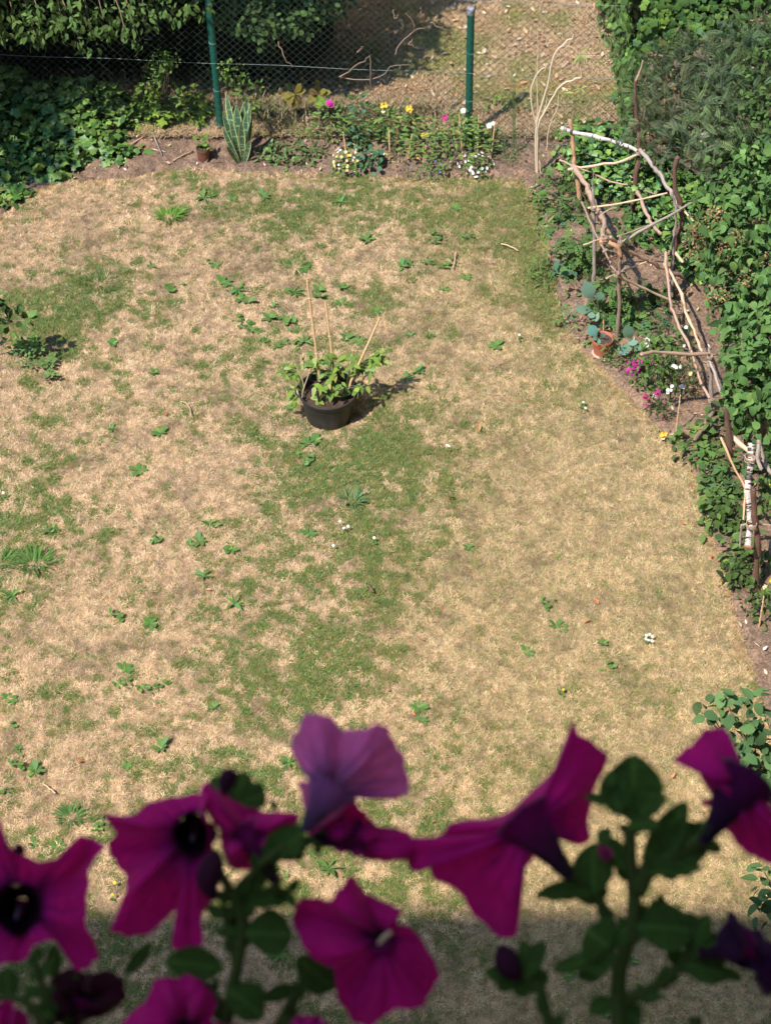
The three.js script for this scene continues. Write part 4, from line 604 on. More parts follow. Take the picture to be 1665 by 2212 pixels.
{ // bits lying on the soil
  const t = thing('bed_litter', 'dry leaf scraps and twig bits lying on the bed soil', 'litter'); t.userData.kind = 'stuff'; const l = [], l2 = [];
  for (let k = 0; k < 5200; k++) { const x = rr(-3.4, 4), z = -rr(8, 15.9); if (inLawn(x, z)) continue; (k % 3 ? l : l2).push({ p: V(x, bedY(x, z) + 0.01, z), q: leafQuat(rdir().setY(0.1), V(gauss() * 0.5, 1, gauss() * 0.5)), s: rr(0.4, 1.3), c: col(pick([[0.5, 0.38, 0.26], [0.36, 0.25, 0.16], [0.62, 0.5, 0.38], [0.25, 0.16, 0.1], [0.1, 0.07, 0.05], [0.3, 0.3, 0.12]]), 0.25) }); }
  scatter(t, 'scraps', ovate(0.032, 0.018, { droop: -0.4, fold: 0.4 }), mat([1, 1, 1], 0.9), l); scatter(t, 'twigs', ovate(0.075, 0.006, { droop: 0.2 }), mat([1, 1, 1], 0.9), l2);
}
{ // dry weeds under the fence
  const t = thing('dry_weeds', 'tangle of dry straw coloured weeds along the foot of the fence', 'dry grass'); t.userData.kind = 'stuff'; const l = [];
  for (let k = 0; k < 1500; k++) { const p = G([560 + 190 * rnd() + (rnd() < 0.3 ? 300 * rnd() : 0) - (rnd() < 0.15 ? 180 * rnd() : 0), 262 + gauss() * 16]); l.push({ p: p.setY(0), q: new THREE.Quaternion().setFromAxisAngle(V(0, 1, 0), rr(0, 6.28)), s: rr(1.2, 3.0), c: col(pick([[0.42, 0.3, 0.18], [0.34, 0.24, 0.14], [0.3, 0.27, 0.12], [0.12, 0.17, 0.05]]), 0.2) }); }
  scatter(t, 'blades', tuft(7, [0.05, 0.09], [0.4, 1.4], 0.005, 0.012, 0.8), mat([1, 1, 1], 0.9), l);
}
{ // bare wavy stems
  const b = S0(K3(258, 1050)), D = -b.z, t = thing('bare_stems', 'bunch of bare pale wavy stems at the right corner of the back bed', 'plant', [0, 0, 0]), pm = mat([0.62, 0.5, 0.34], 0.7);
  for (const [pts, r] of [[[[255, 1055], [262, 760], [240, 690], [225, 560], [235, 500], [265, 440], [290, 412], [312, 405], [320, 378]], .009], [[[262, 1040], [265, 700], [262, 440], [266, 190]], .006], [[[258, 1050], [258, 760], [285, 640], [330, 480], [350, 370], [380, 300], [430, 260], [445, 238], [470, 232], [480, 205]], .010], [[[262, 1050], [270, 750], [310, 670], [360, 580], [395, 520], [440, 490], [480, 482], [490, 470], [525, 470], [520, 400], [530, 350]], .010], [[[262, 780], [280, 720], [310, 640], [320, 590], [318, 555]], .005], [[[285, 1065], [275, 960], [270, 800]], .007], [[[318, 900], [330, 780], [360, 700], [385, 640], [390, 560]], .005], [[[440, 270], [500, 305], [520, 330]], .004], [[[525, 330], [600, 335], [670, 325]], .003]])
    part(t, 'stem', new MB().tube(curve(pts.map(([x, y], k) => P(K3(x, y), D + 0.02 * k / pts.length)), 22, 0.003), (u) => lerp(r, r * 0.5, u), 6).geo(), pm);
  const lf = ovate(1, 0.16, { droop: 0.35 });
  for (const [cx, cy, tips] of [[520, 330, [[470, 380], [490, 395], [545, 290], [575, 335], [560, 350], [540, 400]]], [525, 530, [[495, 550], [545, 560], [560, 555], [550, 510], [490, 530]]], [400, 555, [[460, 550], [440, 525], [470, 545]]], [430, 60, [[410, 50], [450, 90]]], [510, 60, [[490, 80], [520, 50]]]])
    for (const [x, y] of tips) { const a = P(K3(cx, cy), D), e = P(K3(x, y), D - 0.04), d = e.sub(a), m = part(t, 'leaf', lf, colorMat(LEAF.thin, col([0.36, 0.42, 0.13], 0.12))); m.position.copy(a); m.quaternion.copy(leafQuat(d, V(gauss() * 0.4, 1, 0.6))); m.scale.setScalar(d.length() * 1.15); }
}
for (const [l, pts, r, m] of [['longer dry stick lying on the bare soil beside the ivy', [[790, 935], [880, 890], [960, 850]], .011, woods.pink], ['thin grey stick crossing the soil below the yellow-green plant', [[965, 870], [985, 930], [1015, 995]], .008, woods.grey], ['dry stick pointing at the small flowerpot', [[1085, 1022], [1150, 990], [1200, 965]], .011, woods.pink]]) { const o = thing('dry_stick', l, 'stick', [0, 0, 0], 'sticks lying on the back bed'); part(o, 'wood', branchGeo(pts.map(([x, y]) => S0(K1(x, y)).add(V(0, 0.02, 0))), r, r * 0.6, 0.004, 6), m); }
// vegetable bed under the trellis
const tomatoG = fern(1, 0.75, 4, 0.42), celG = mapleGeo(1);
function tomato(label, base, tops, n, size, colors = BRIGHT, name = 'tomato_plant', geos = [tomatoG], cat = 'plant') {
  const b = S0(base), D = -b.z, t = thing(name, label, cat, b, 'plants of the vegetable bed'), L = [];
  for (const [px, r] of tops) { const e = P(px, D + gauss() * 0.05).sub(b); part(t, 'stem', new MB().tube(curve([V(0, -0.02, 0), V(e.x * 0.4, e.y * 0.6, e.z * 0.4), e], 6), (u) => lerp(0.007, 0.003, u), 5).geo(), stemM); L.push(...blobLeaves([[e.x, e.y, e.z, r, r * 0.7, r, 1]], n * 0.75 / tops.length, size * 0.92, colors, { up: 1.3, shell: [0.2, 1.05], hang: 0.3, jit: 0.5, vary: 0.14, keep: (p) => p.y > 0.01 })); }
  leafParts(t, geos, LEAF.thin, L); return t;
}
const TOMC = [[0.12, 0.24, 0.065], [0.145, 0.28, 0.075], [0.1, 0.2, 0.055]];
tomato('tomato plant at the top corner of the trellis beside the crooked post', K4(330, 230), [[K4(290, 100), .13], [K4(345, 140), .15], [K4(390, 170), .12]], 52, 0.12, TOMC);
tomato('grey-green plant at the lawn side below the top trellis corner', K4(330, 420), [[K4(310, 400), .12], [K4(370, 380), .1]], 46, 0.09, BLUEG, 'leafy_vegetable', [ovS]);
tomato('bushy tomato plant left of the first grey post', K4(390, 400), [[K4(330, 320), .16], [K4(380, 300), .14], [K4(410, 350), .13]], 80, 0.11, TOMC);
tomato('tomato plant behind the crooked orange branch', K4(690, 290), [[K4(660, 210), .14], [K4(730, 200), .14], [K4(650, 290), .1]], 60, 0.1, BRIGHT);
tomato('tall tomato plant tied to the middle grey post', K4(490, 700), [[K4(470, 460), .17], [K4(430, 540), .14], [K4(500, 540), .14], [K4(460, 610), .14]], 110, 0.12, TOMC);
tomato('cabbage plant at the lawn edge below the tall tomato plant', K4(400, 740), [[K4(370, 610), .12], [K4(350, 680), .13], [K4(420, 700), .12]], 56, 0.12, [[0.1, 0.22, 0.13], [0.08, 0.18, 0.08], [0.12, 0.24, 0.1]], 'cabbage_plant', [ovS]);
tomato('green vegetable plant inside the trellis below the pale rail', K4(740, 560), [[K4(700, 440), .15], [K4(800, 470), .12], [K4(820, 530), .1]], 66, 0.11, TOMC, 'leafy_vegetable', [tomatoG, ovS]);
tomato('feathery carrot plant in the middle of the trellis', K4(970, 590), [[K4(960, 510), .14], [K4(1000, 490), .1]], 60, 0.1, [[0.1, 0.21, 0.08], [0.08, 0.18, 0.07]], 'carrot_plant', [fern(1, 0.6, 8, 0.2)]);
tomato('tomato plant at the foot of the brown middle post', K4(650, 1010), [[K4(600, 890), .17], [K4(660, 860), .16], [K4(720, 900), .14], [K4(620, 960), .13], [K4(770, 880), .12], [K4(650, 780), .1]], 140, 0.13, [[0.1, 0.22, 0.065], [0.12, 0.26, 0.075], [0.085, 0.19, 0.06]]);
tomato('drooping tomato sprig right of the brown middle post', K4(790, 1090), [[K4(780, 990), .11], [K4(800, 1020), .08]], 36, 0.12, TOMC);
tomato('dark green plant under the long pale rail', K4(880, 930), [[K4(870, 850), .14], [K4(950, 880), .13], [K4(930, 800), .1]], 60, 0.1, MID, 'leafy_vegetable', [ovS, tomatoG]);
tomato('spiky leaved vegetable by the leaning branches', K4(960, 1040), [[K4(950, 980), .15], [K4(990, 1010), .1]], 50, 0.13, [[0.07, 0.17, 0.08], [0.085, 0.2, 0.09]], 'leafy_vegetable', [fern(1, 0.5, 4, 0.35)]);
tomato('low green plants between the leaning branches', KW(1230, 720), [[KW(1180, 620), .14], [KW(1280, 660), .14], [KW(1400, 620), .12], [KW(1120, 560), .09]], 100, 0.08, TOMC, 'leafy_vegetable', [ovS, tomatoG]);
tomato('leafy plant at the foot of the dark far post', K4(830, 420), [[K4(820, 390), .1], [K4(760, 350), .1], [K4(850, 470), .1]], 44, 0.09, MID, 'leafy_vegetable', [ovS]);
tomato('small seedlings on the soil between the posts', K4(590, 760), [[K4(590, 710), .08], [K4(650, 780), .08]], 30, 0.09, TOMC, 'leafy_vegetable', [ovS]);
{ // kale with broad blue-green leaves
  const kg = ovate(1, 0.62, { prof: [[0.2, 0.5], [0.45, 1], [0.75, 0.9], [0.92, 0.5]], droop: 0.25, fold: 0.12, wave: 0.02 });
  const kale = (label, base, leaves, pot) => {
    const b = S0(base), D = -b.z, t = thing(pot ? 'terracotta_pot' : 'kale_plant', label, pot ? 'potted plant' : 'kale', b, pot ? undefined : 'plants of the vegetable bed');
    if (pot) { const pr = [[0.055, 0], [0.06, 0.004], [0.077, 0.115], [0.084, 0.115], [0.087, 0.15], [0.08, 0.152], [0.072, 0.12]].map(([x, y]) => new THREE.Vector2(x, y)); part(t, 'pot_body', new THREE.LatheGeometry(pr, 30), mat([0.42, 0.13, 0.07], 0.7)); part(t, 'soil', new THREE.CircleGeometry(0.074, 20).rotateX(-Math.PI / 2).translate(0, 0.128, 0), mat([0.06, 0.04, 0.03], 1)); part(t, 'saucer', new THREE.CylinderGeometry(0.075, 0.065, 0.016, 24).translate(0, 0.0, 0.01), mat([0.6, 0.36, 0.24], 0.7)); }
    for (const [ax, ay, ex, ey, w, dz] of leaves) { const y0 = pot ? 0.13 : 0, a = P(KW(ax, ay), D).sub(b), e = P(KW(ex, ey), D - (dz ?? 0.05)).sub(b), d = e.clone().sub(a); part(t, 'stem', new MB().tube(curve([V(0, y0, 0), a.clone().multiplyScalar(0.5).add(V(0, 0.03, 0)), a], 5), 0.004, 5).geo(), stemM); const m = part(t, 'leaf', kg, colorMat(LEAF.soft, col(pick([[0.17, 0.31, 0.22], [0.2, 0.35, 0.25], [0.14, 0.27, 0.19]]), 0.1))); m.position.copy(a); m.quaternion.copy(leafQuat(d, V(gauss() * 0.2, 0.8, 0.9))); m.scale.set(w, d.length(), d.length()); }
    return t;
  };
  kale('tall kale plant with big blue-green leaves left of the brown post', KW(570, 560), [[475, 210, 410, 45, .17], [470, 320, 310, 295, .11], [470, 330, 460, 395, .1], [520, 220, 560, 150, .1], [540, 330, 500, 440, .06]]);
  kale('kale plant with upright leaves right of the terracotta pot', KW(900, 830), [[880, 610, 830, 505, .15], [890, 620, 900, 680, .12], [830, 690, 770, 770, .14], [860, 660, 820, 740, .12], [945, 660, 950, 740, .1], [800, 690, 750, 760, .1]]);
  kale('small terracotta pot with a kale seedling on the lawn edge', KW(565, 770), [[520, 590, 445, 485, .14, 0], [530, 600, 490, 610, .06], [560, 590, 590, 570, .06], [540, 610, 545, 660, .05]], true);
  tomato('small pale plant behind the terracotta pot', KW(660, 640), [[KW(660, 590), .07], [KW(690, 600), .06]], 24, 0.06, [[0.2, 0.27, 0.08], [0.16, 0.22, 0.07]], 'leafy_vegetable', [ovS]);
}
// flowers at the near end of the bed
{
  const cluster = (label, base, heads, c, n, group) => { const b = S0(base), t = thing('pink_flower', label, 'flowering plant', b, group), D = -b.z; for (const [px, r, cc] of heads) { const e = P(px, D).sub(b); part(t, 'stem', new MB().tube(curve([V(gauss() * 0.02, -0.02, gauss() * 0.02), e.clone().multiplyScalar(0.5).add(V(0.01, 0.02, 0)), e], 5), 0.004, 5).geo(), stemM); for (let k = 0; k < n; k++) { const d = rdir().add(V(0, 0.35, 0.3)).normalize(); flower(t, e.clone().addScaledVector(d, r * rr(0.5, 1)), r * 0.45, cc ?? c, 'many', d); } }
    leafParts(t, [lanS], LEAF.thin, blobLeaves([[0, 0.1, 0, 0.07, 0.12, 0.06, 1]], 30, 0.05, MID, { up: 0.8, shell: [0.1, 1] })); return t; };
  cluster('bright magenta flower head leaning over the lawn edge', KW(960, 960), [[KW(905, 905), .068], [KW(850, 940), .068], [KW(930, 960), .06], [KW(880, 985), .06]], FC.magenta, 11);
  cluster('pair of pink flower heads below the magenta one', KF(400, 720), [[KF(340, 530), .028], [KF(345, 610), .035]], FC.rose, 8);
  cluster('pink and white flower head beside the pair of pink ones', KF(470, 720), [[KF(460, 485), .032], [KF(450, 520), .025, FC.white]], FC.pink, 8);
  cluster('small dusky pink flower low on the bed edge', KF(540, 800), [[KF(525, 745), .024], [KF(545, 600), .018]], [0.4, 0.07, 0.2], 6);
  cluster('small pink bloom hidden behind the pale rail', KF(650, 300), [[KF(695, 145), .02], [KF(655, 135), .014]], FC.pink, 5);
  mound({ name: 'leafy_plant', label: 'dense small leaved plant right of the magenta flowers', base: KF(370, 430), r: [0.16, 0.14], h: 0.38, n: 300, size: 0.05, colors: MID.concat(BRIGHT), geo: ovS, parts: 90, up: 0.8 });
  mound({ name: 'white_snapdragon', label: 'upright plant with white blooms in the middle of the near flowers', cat: 'flowering plant', base: KF(650, 520), r: [0.18, 0.15], h: 0.42, n: 300, size: 0.05, colors: MID, geo: lanS, parts: 90, up: 0.8 });
  for (const [t, ps] of [['white flower spike beside the kale under the trellis', [[KW(1030, 610), KW(1025, 650), KW(1050, 625), KW(1040, 680)], KW(1045, 760)]], ['white bloom nearest to the rail end', [[KF(640, 205), KF(660, 215), KF(625, 195), KF(700, 210)], KF(650, 440)]], ['white bloom on the left of the white flowered plant', [[KF(565, 455), KF(570, 480), KF(600, 455), KF(615, 415)], KF(590, 620)]], ['white bloom on the right above the leaning cane', [[KF(722, 410), KF(730, 425), KF(712, 418)], KF(710, 600)]], ['creamy bud on the bed behind the forked twig', [[KF(805, 290), KF(810, 275)], KF(800, 400)]], ['tiny white flowers among the low vegetables', [[KW(1445, 490), KW(1420, 680), KW(1245, 640)], KW(1400, 720)]]]) { const b = S0(ps[1]), o = thing('white_flower', t, 'flower', b, 'white flowers of the near bed'), D = -b.z; for (const p of ps[0]) { const e = P(p, D - 0.08).sub(b); part(o, 'stem', new MB().tube(curve([V(0, -0.02, 0), e.clone().multiplyScalar(0.6), e], 5), 0.003, 5).geo(), stemM); flower(o, e, 0.016, t.startsWith('creamy') ? FC.cream : FC.white, 'five', V(0, 0.6, 1)); } }
  for (const [l, b, h, fl] of [['yellow pansy at the corner where bed meets lawn', KF(515, 975), 0.06, [[KF(515, 930), FC.orange], [KF(540, 920), FC.orange], [KF(520, 960), FC.cream], [KF(500, 935), FC.yellow]]], ['yellow flower near the dark stake at the right edge', K6(1470, 1530), 0.12, [[K6(1480, 1455), FC.yellow], [K6(1530, 1365), FC.yellow], [K6(1478, 1440), FC.cream]]], ['yellow-green sprig right of the birch pole', K6(1470, 520), 0.1, [[K6(1440, 440), [0.55, 0.6, 0.1]], [K6(1500, 440), [0.55, 0.6, 0.1]], [K6(1470, 450), [0.5, 0.58, 0.1]]]]]) { const g = S0(b), o = thing('yellow_flower', l, 'flower', g), D = -g.z; for (const [p, c] of fl) { const e = P(p, D - 0.04).sub(g); part(o, 'stem', new MB().tube([V(0, -0.02, 0), e], 0.003, 5).geo(), stemM); flower(o, e, 0.02, c, 'five', V(0, 0.7, 0.8)); } leafParts(o, [lanS], LEAF.thin, blobLeaves([[0, 0.03, 0, 0.05, 0.05, 0.05, 1]], 18, 0.045, MID, { up: 1 })); }
  for (const [l, b, t2] of [['cane leaning behind the near flowers', KF(655, 945), KF(705, 510)], ['cane under the rail at the near flowers', KF(715, 290), KF(722, 110)], ['cane in the dense plant right of the magenta flowers', KF(430, 440), KF(455, 240)], ['short cane at the right edge below the dark stake', K6(1415, 1850), K6(1465, 1525)], ['cane beside the tall kale plant', KW(585, 560), KW(590, 360)]]) cane('bamboo ' + l, b, t2, { r: 0.007 });
  // broad leaved plants along the lawn edge
  const LP = (label, spots, n, size, colors, geos = [ovS]) => { const b = S0(spots[0][0]), t = thing('leafy_edge_plant', label, 'plant', b, 'low leafy plants along the lawn edge'); const bs = spots.map(([p, r]) => { const g = S0(p).sub(b); return [g.x, 0.08, g.z, r, 0.13, r]; }); stems(t, V(0, 0, 0), bs.map((q) => V(q[0], 0.1, q[2])), 0.004, 0.002, stemM); leafParts(t, geos, LEAF.thin, blobLeaves(bs, Math.min(170, n * 1.5), size * 0.8, colors, { up: 1.6, sz: [0.5, 1.3], shell: [0.4, 1.1], vary: 0.18, keep: (p) => p.y > 0.01 })); };
  LP('bright green leafy plant below the brown brace at the bed corner', [[K6(680, 110), .12], [K6(780, 130), .12], [K6(850, 60), .13], [K6(960, 60), .12], [K6(1000, 180), .12]], 90, 0.1, BRIGHT);
  LP('lime green leafy plant left of the orange branch', [[K6(850, 260), .11], [K6(930, 330), .12], [K6(1020, 260), .12], [K6(960, 430), .09]], 80, 0.1, [[0.12, 0.26, 0.05], [0.1, 0.23, 0.05]], [ovate(1, 0.42)]);
  LP('blue-green leafy plant left of the birch pole', [[K6(1150, 470), .12], [K6(1050, 510), .1], [K6(880, 490), .07], [K6(1180, 380), .1]], 70, 0.1, [[0.07, 0.18, 0.07], [0.085, 0.2, 0.08]]);
  LP('leafy plant halfway down the birch pole', [[K6(1000, 620), .12], [K6(1060, 680), .11], [K6(950, 720), .09], [K6(1150, 650), .1]], 84, 0.09, BRIGHT);
  LP('leafy plant beside the lower part of the birch pole', [[K6(1000, 850), .12], [K6(960, 930), .09], [K6(1090, 830), .11], [K6(1200, 830), .09], [K6(1210, 930), .06]], 84, 0.09, BRIGHT.concat(MID));
  LP('leafy plant under the cut end of the birch pole', [[K6(1170, 1180), .11], [K6(1270, 1170), .12], [K6(1340, 1110), .09], [K6(1250, 1260), .12], [K6(1330, 1240), .08]], 84, 0.09, BRIGHT);
  LP('darker leafy plant left of the dark stake foot', [[K6(1190, 1380), .11], [K6(1250, 1420), .11], [K6(1160, 1460), .07]], 60, 0.085, MID);
  LP('small plant at the right edge below the dark stake', [[K6(1340, 1560), .1], [K6(1400, 1650), .12], [K6(1450, 1720), .12], [K6(1520, 1640), .1], [K6(1500, 1790), .09]], 110, 0.07, MID.concat(BRIGHT), [ovS, lanS]);
  LP('leaves between the birch pole and the right edge', [[K6(1440, 380), .1], [K6(1500, 330), .1], [K6(1410, 300), .08]], 46, 0.09, BRIGHT);
  LP('leaves right of the dark stake at the right edge', [[K6(1480, 640), .1], [K6(1520, 780), .09], [K6(1420, 620), .06]], 40, 0.09, BRIGHT);
  LP('single leaves right of the stake at the right edge, low down', [[K6(1470, 1290), .09], [K6(1500, 1340), .08]], 24, 0.09, MID);
  LP('green plant behind the broken rails at the right edge', [[K5(1500, 950), .14], [K5(1400, 940), .13], [K5(1240, 950), .12], [K5(1600, 1000), .14]], 70, 0.12, MID, [ovB]);
  LP('fern-like plant right of the terracotta pot on the lawn edge', [[KW(640, 830), .08], [KW(700, 880), .09], [KW(740, 930), .09], [KW(600, 860), .05]], 80, 0.06, BRIGHT, [lanS]);
  LP('pale seedlings on the lawn edge left of the terracotta pot', [[KW(400, 690), .05], [KW(440, 660), .05]], 26, 0.05, LIME);
  LP('row of small leaves on the lawn edge above the terracotta pot', [[KW(120, 480), .05], [KW(180, 500), .05], [KW(230, 510), .04], [KW(290, 545), .04]], 36, 0.055, [[0.17, 0.28, 0.1]]);
  LP('tuft of broad grass at the bend of the bed edge', [[K4(200, 740), .08], [K4(240, 790), .08], [K4(170, 760), .05]], 60, 0.11, [[0.14, 0.26, 0.06]], [ovate(1, 0.14)]);
  LP('pale grassy sprig on the bed edge beside the trellis', [[K4(210, 480), .07], [K4(250, 470), .06]], 34, 0.1, [[0.3, 0.33, 0.12], [0.22, 0.3, 0.09]], [ovate(1, 0.16)]);
  LP('two small leaf clumps at the bed edge by the top trellis corner', [[K4(180, 260), .06], [K4(240, 350), .07], [K4(220, 340), .05]], 40, 0.07, BRIGHT);
  LP('leafy weed at the lawn edge left of the kale', [[K4(260, 650), .05], [K4(400, 860), .05]], 24, 0.06, BRIGHT);
}

// ---------------------------------------------------------------- things on the lawn
const TC = crop(1040, 1320, 4.1625), tubB = G(TC(803, 1005)), tubD = -tubB.z;
const tubTex = dataTex(256, 256, (i, j) => { const v = j / 255, d = smooth(0.45, 0.75, fbm(i / 22, j / 22, 351, 4)) * (1 - smooth(0.05, 0.45, v)) * 0.17 + 0.05 * (fbm(i / 5, j / 60, 353, 3) - 0.3) + (hash2(i >> 1, j >> 1, 5) > 0.995 ? 0.12 : 0); return [0.15 + d * 0.7, 0.147 + d * 0.6, 0.145 + d * 0.52]; }, true);
{
  const t = thing('plastic_tub', 'round black plastic tub standing in the middle of the lawn', 'planter', tubB);
  const pr = [[0.001, 0.001], [0.158, 0], [0.166, 0.008], [0.186, 0.12], [0.205, 0.225], [0.214, 0.232], [0.222, 0.258], [0.222, 0.27], [0.216, 0.273], [0.207, 0.262], [0.196, 0.2], [0.19, 0.17]].map(([x, y]) => new THREE.Vector2(x, y));
  part(t, 'tub_body', new THREE.LatheGeometry(pr, 64), mat([1, 1, 1], 0.55, { map: tubTex, bumpMap: barkTex, bumpScale: 0.0008 }));
  const m = new MB(), N = 40; const c0 = m.v(0, 0.2, 0, 0.5, 0.5); for (let r = 1; r <= 6; r++) for (let k = 0; k < N; k++) { const a = k / N * 6.2832, R = r / 6 * 0.198; m.v(Math.cos(a) * R, 0.19 + 0.03 * fbm(Math.cos(a) * R * 30 + 9, Math.sin(a) * R * 30 + 9, 201, 3), Math.sin(a) * R, Math.cos(a) * R * 2, Math.sin(a) * R * 2); }
  for (let k = 0; k < N; k++) { m.t(c0, 1 + (k + 1) % N, 1 + k); for (let r = 0; r < 5; r++) { const a = 1 + r * N + k, b = 1 + r * N + (k + 1) % N; m.t(a, b, a + N); m.t(b, b + N, a + N); } }
  part(t, 'soil', m.geo(), mat([0.3, 0.24, 0.22], 1, { map: soilTex, bumpMap: soilTex, bumpScale: 0.01 }));
  for (const s of [-1, 1]) { const h = new MB(), ring = []; for (let k = 0; k <= 8; k++) { const a = -0.3 + 0.6 * k / 8; ring.push(V(s * Math.cos(a) * (0.222 + 0.022 * Math.sin(Math.PI * k / 8)), 0.255, Math.sin(a) * 0.225)); } h.tube(ring, 0.006, 6); part(t, 'handle', h.geo(), mat([0.022, 0.021, 0.021], 0.5)); }
}
const TUBL = [[0.21, 0.31, 0.055], [0.26, 0.36, 0.08], [0.16, 0.26, 0.05], [0.29, 0.37, 0.11]], tubG = [0.3, 0.55, 0.8].map((d) => ovate(1, 0.46, { droop: d, fold: 0.2, prof: [[0.14, 0.6], [0.38, 1], [0.7, 0.7]] }));
for (const [lab, root, tops] of [
  ['front pepper plant with drooping leaves over the tub rim', [640, 720], [[600, 540, .05], [690, 590, .05], [820, 560, .06], [620, 760, .04], [850, 660, .05], [930, 620, .05]]],
  ['pepper plant at the right side of the tub leaning out over the rim', [1000, 620], [[1000, 540, .06], [1130, 660, .05], [1290, 560, .06], [1390, 600, .05], [1230, 600, .05]]],
  ['pepper plant with pale leaves at the back left of the tub', [640, 420], [[470, 60, .06], [560, 120, .07], [480, 190, .05], [590, 200, .05], [640, 330, .05], [520, 250, .04]]],
  ['pepper plant in the middle of the tub between the canes', [820, 500], [[720, 180, .06], [780, 80, .07], [860, 140, .06], [900, 250, .05], [760, 380, .05], [820, 460, .06], [980, 300, .04], [870, 330, .05]]],
  ['stray pepper shoot hanging off the left side of the tub', [430, 600], [[160, 250, .055], [80, 380, .045], [230, 400, .05], [110, 290, .04], [270, 340, .03]]],
  ['low pepper shoot at the left rim of the tub', [410, 660], [[270, 620, .05], [330, 730, .05], [240, 780, .045], [260, 830, .04]]],
  ['outermost pepper shoot right of the leaning cane', [1080, 480], [[1270, 300, .05], [1350, 240, .05], [1430, 330, .06], [1310, 270, .04], [1500, 220, .05], [1180, 230, .05]]],
  ['far right pepper shoot reaching past the tub', [1120, 450], [[1590, 60, .05], [1560, 130, .05], [1640, 150, .05], [1680, 40, .05], [1500, 90, .04], [1180, 110, .06], [1120, 80, .04]]]]) {
  const b = P(TC(...root), tubD + (600 - root[1]) * 0.0007); b.y = 0.2; const D = -b.z, t = thing('pepper_plant', lab, 'plant', b, 'plants growing in the black tub');
  for (const [x, y, r] of tops) {
    const e = P(TC(x, y), D + gauss() * 0.03).sub(b); part(t, 'stem', new MB().tube(curve([V(0, -0.02, 0), V(e.x * 0.35, e.y * 0.5 + 0.06, e.z * 0.5), e.clone().add(V(0, 0.02, 0))], 8), (u) => lerp(0.004, 0.0018, u), 5).geo(), stemM);
    for (let k = 0; k < 5; k++) { const a = rr(0, 6.283), d = V(Math.cos(a), rr(-0.5, 0.5), Math.sin(a)); leafParts(t, tubG, LEAF.thin, [{ p: e.clone().add(V(gauss() * 0.012, 0.015 + gauss() * 0.015, gauss() * 0.012)), q: leafQuat(d, V(d.x * 0.4, 1, d.z * 0.4 + 0.4)), s: rr(0.05, 0.088), c: col(pick(TUBL), 0.16) }]); }
  }
}
cane('tallest bamboo cane at the back left of the black tub', KT(622, 860), KT(525, 105), { D: tubD + 0.06, r: 0.012, group: 'canes in the black tub', dTop: 0.05 });
cane('short upright bamboo cane at the back of the black tub', KT(740, 860), KT(668, 278), { D: tubD + 0.1, r: 0.01, group: 'canes in the black tub', dTop: 0.08 });
cane('bamboo cane leaning out of the right side of the black tub', KT(850, 930), KT(1090, 403), { D: tubD + 0.02, r: 0.01, group: 'canes in the black tub', dTop: 0.1 });
cane('thin twig-like cane leaning left out of the black tub', KT(500, 910), KT(362, 590), { D: tubD - 0.02, r: 0.005, m: caneG, group: 'canes in the black tub' });
cane('thin forked cane at the left front of the black tub', KT(485, 990), KT(552, 795), { D: tubD - 0.08, r: 0.005, m: caneG, group: 'canes in the black tub' });

// weeds: rosettes named by where they grow
const rosLeaf = [ovate(1, 0.42, { droop: 0.3, prof: [[0.25, 0.5], [0.6, 1], [0.85, 0.7]] }), ovate(1, 0.5, { droop: 0.15, prof: [[0.2, 0.45], [0.55, 1], [0.85, 0.75]] }), ovate(1, 0.3, { droop: 0.35 })];
const WG = [[0.11, 0.28, 0.065], [0.14, 0.32, 0.08], [0.09, 0.23, 0.06], [0.13, 0.27, 0.09]];
const rosette = (t, n, size, low = 0.45, geos = rosLeaf) => { for (let k = 0; k < n; k++) { const a = k / n * 6.283 + gauss() * 0.3, d = V(Math.cos(a), rr(low * 0.5, low * 1.6), Math.sin(a)); leafParts(t, geos, LEAF.thin, [{ p: V(Math.cos(a) * 0.008, 0.018, Math.sin(a) * 0.008), q: leafQuat(d, V(0, 1, 0)), s: size * rr(0.7, 1.15), c: col(pick(WG), 0.12) }]); } };
const protos = Array.from({ length: 7 }, (_, k) => { const t = new THREE.Group(); rosette(t, 6 + (k % 4), 1, k % 2 ? 0.5 : 0.8, k === 6 ? [rosLeaf[2]] : rosLeaf.slice(0, 2)); return t; });
protos.push(...[0, 1, 2].map((q) => { const t = new THREE.Group(); for (let k = 0; k < 9 + q * 2; k++) { const a = rr(0, 6.283), R = 0.75 * Math.sqrt(rnd()), p = V(Math.cos(a) * R * (1 + q * 0.3), 0.22 + rnd() * 0.2, Math.sin(a) * R); leafParts(t, [rndS, rosLeaf[1]], LEAF.thin, [{ p, q: leafQuat(rdir().setY(0.25), V(gauss() * 0.5, 1, gauss() * 0.5)), s: rr(0.35, 0.75), c: col(pick(WG), 0.16) }]); } return t; }));
protos.push(...[0, 1].map(() => { const t = new THREE.Group(); for (let k = 0; k < 10; k++) { const a = rr(0, 6.283), d = V(Math.cos(a), rr(0.25, 1.4), Math.sin(a)); leafParts(t, [ovate(1, 0.17, { droop: 0.5 }), ovate(1, 0.24, { droop: 0.35 })], LEAF.thin, [{ p: V(gauss() * 0.1, 0.05, gauss() * 0.1), q: leafQuat(d, V(0, 1, 0)), s: rr(0.7, 1.5), c: col(pick(WG), 0.16) }]); } return t; }));
const ord = ['first', 'second', 'third', 'fourth', 'fifth', 'sixth', 'seventh', 'eighth', 'ninth', 'tenth', 'eleventh', 'twelfth', 'thirteenth', 'fourteenth'];
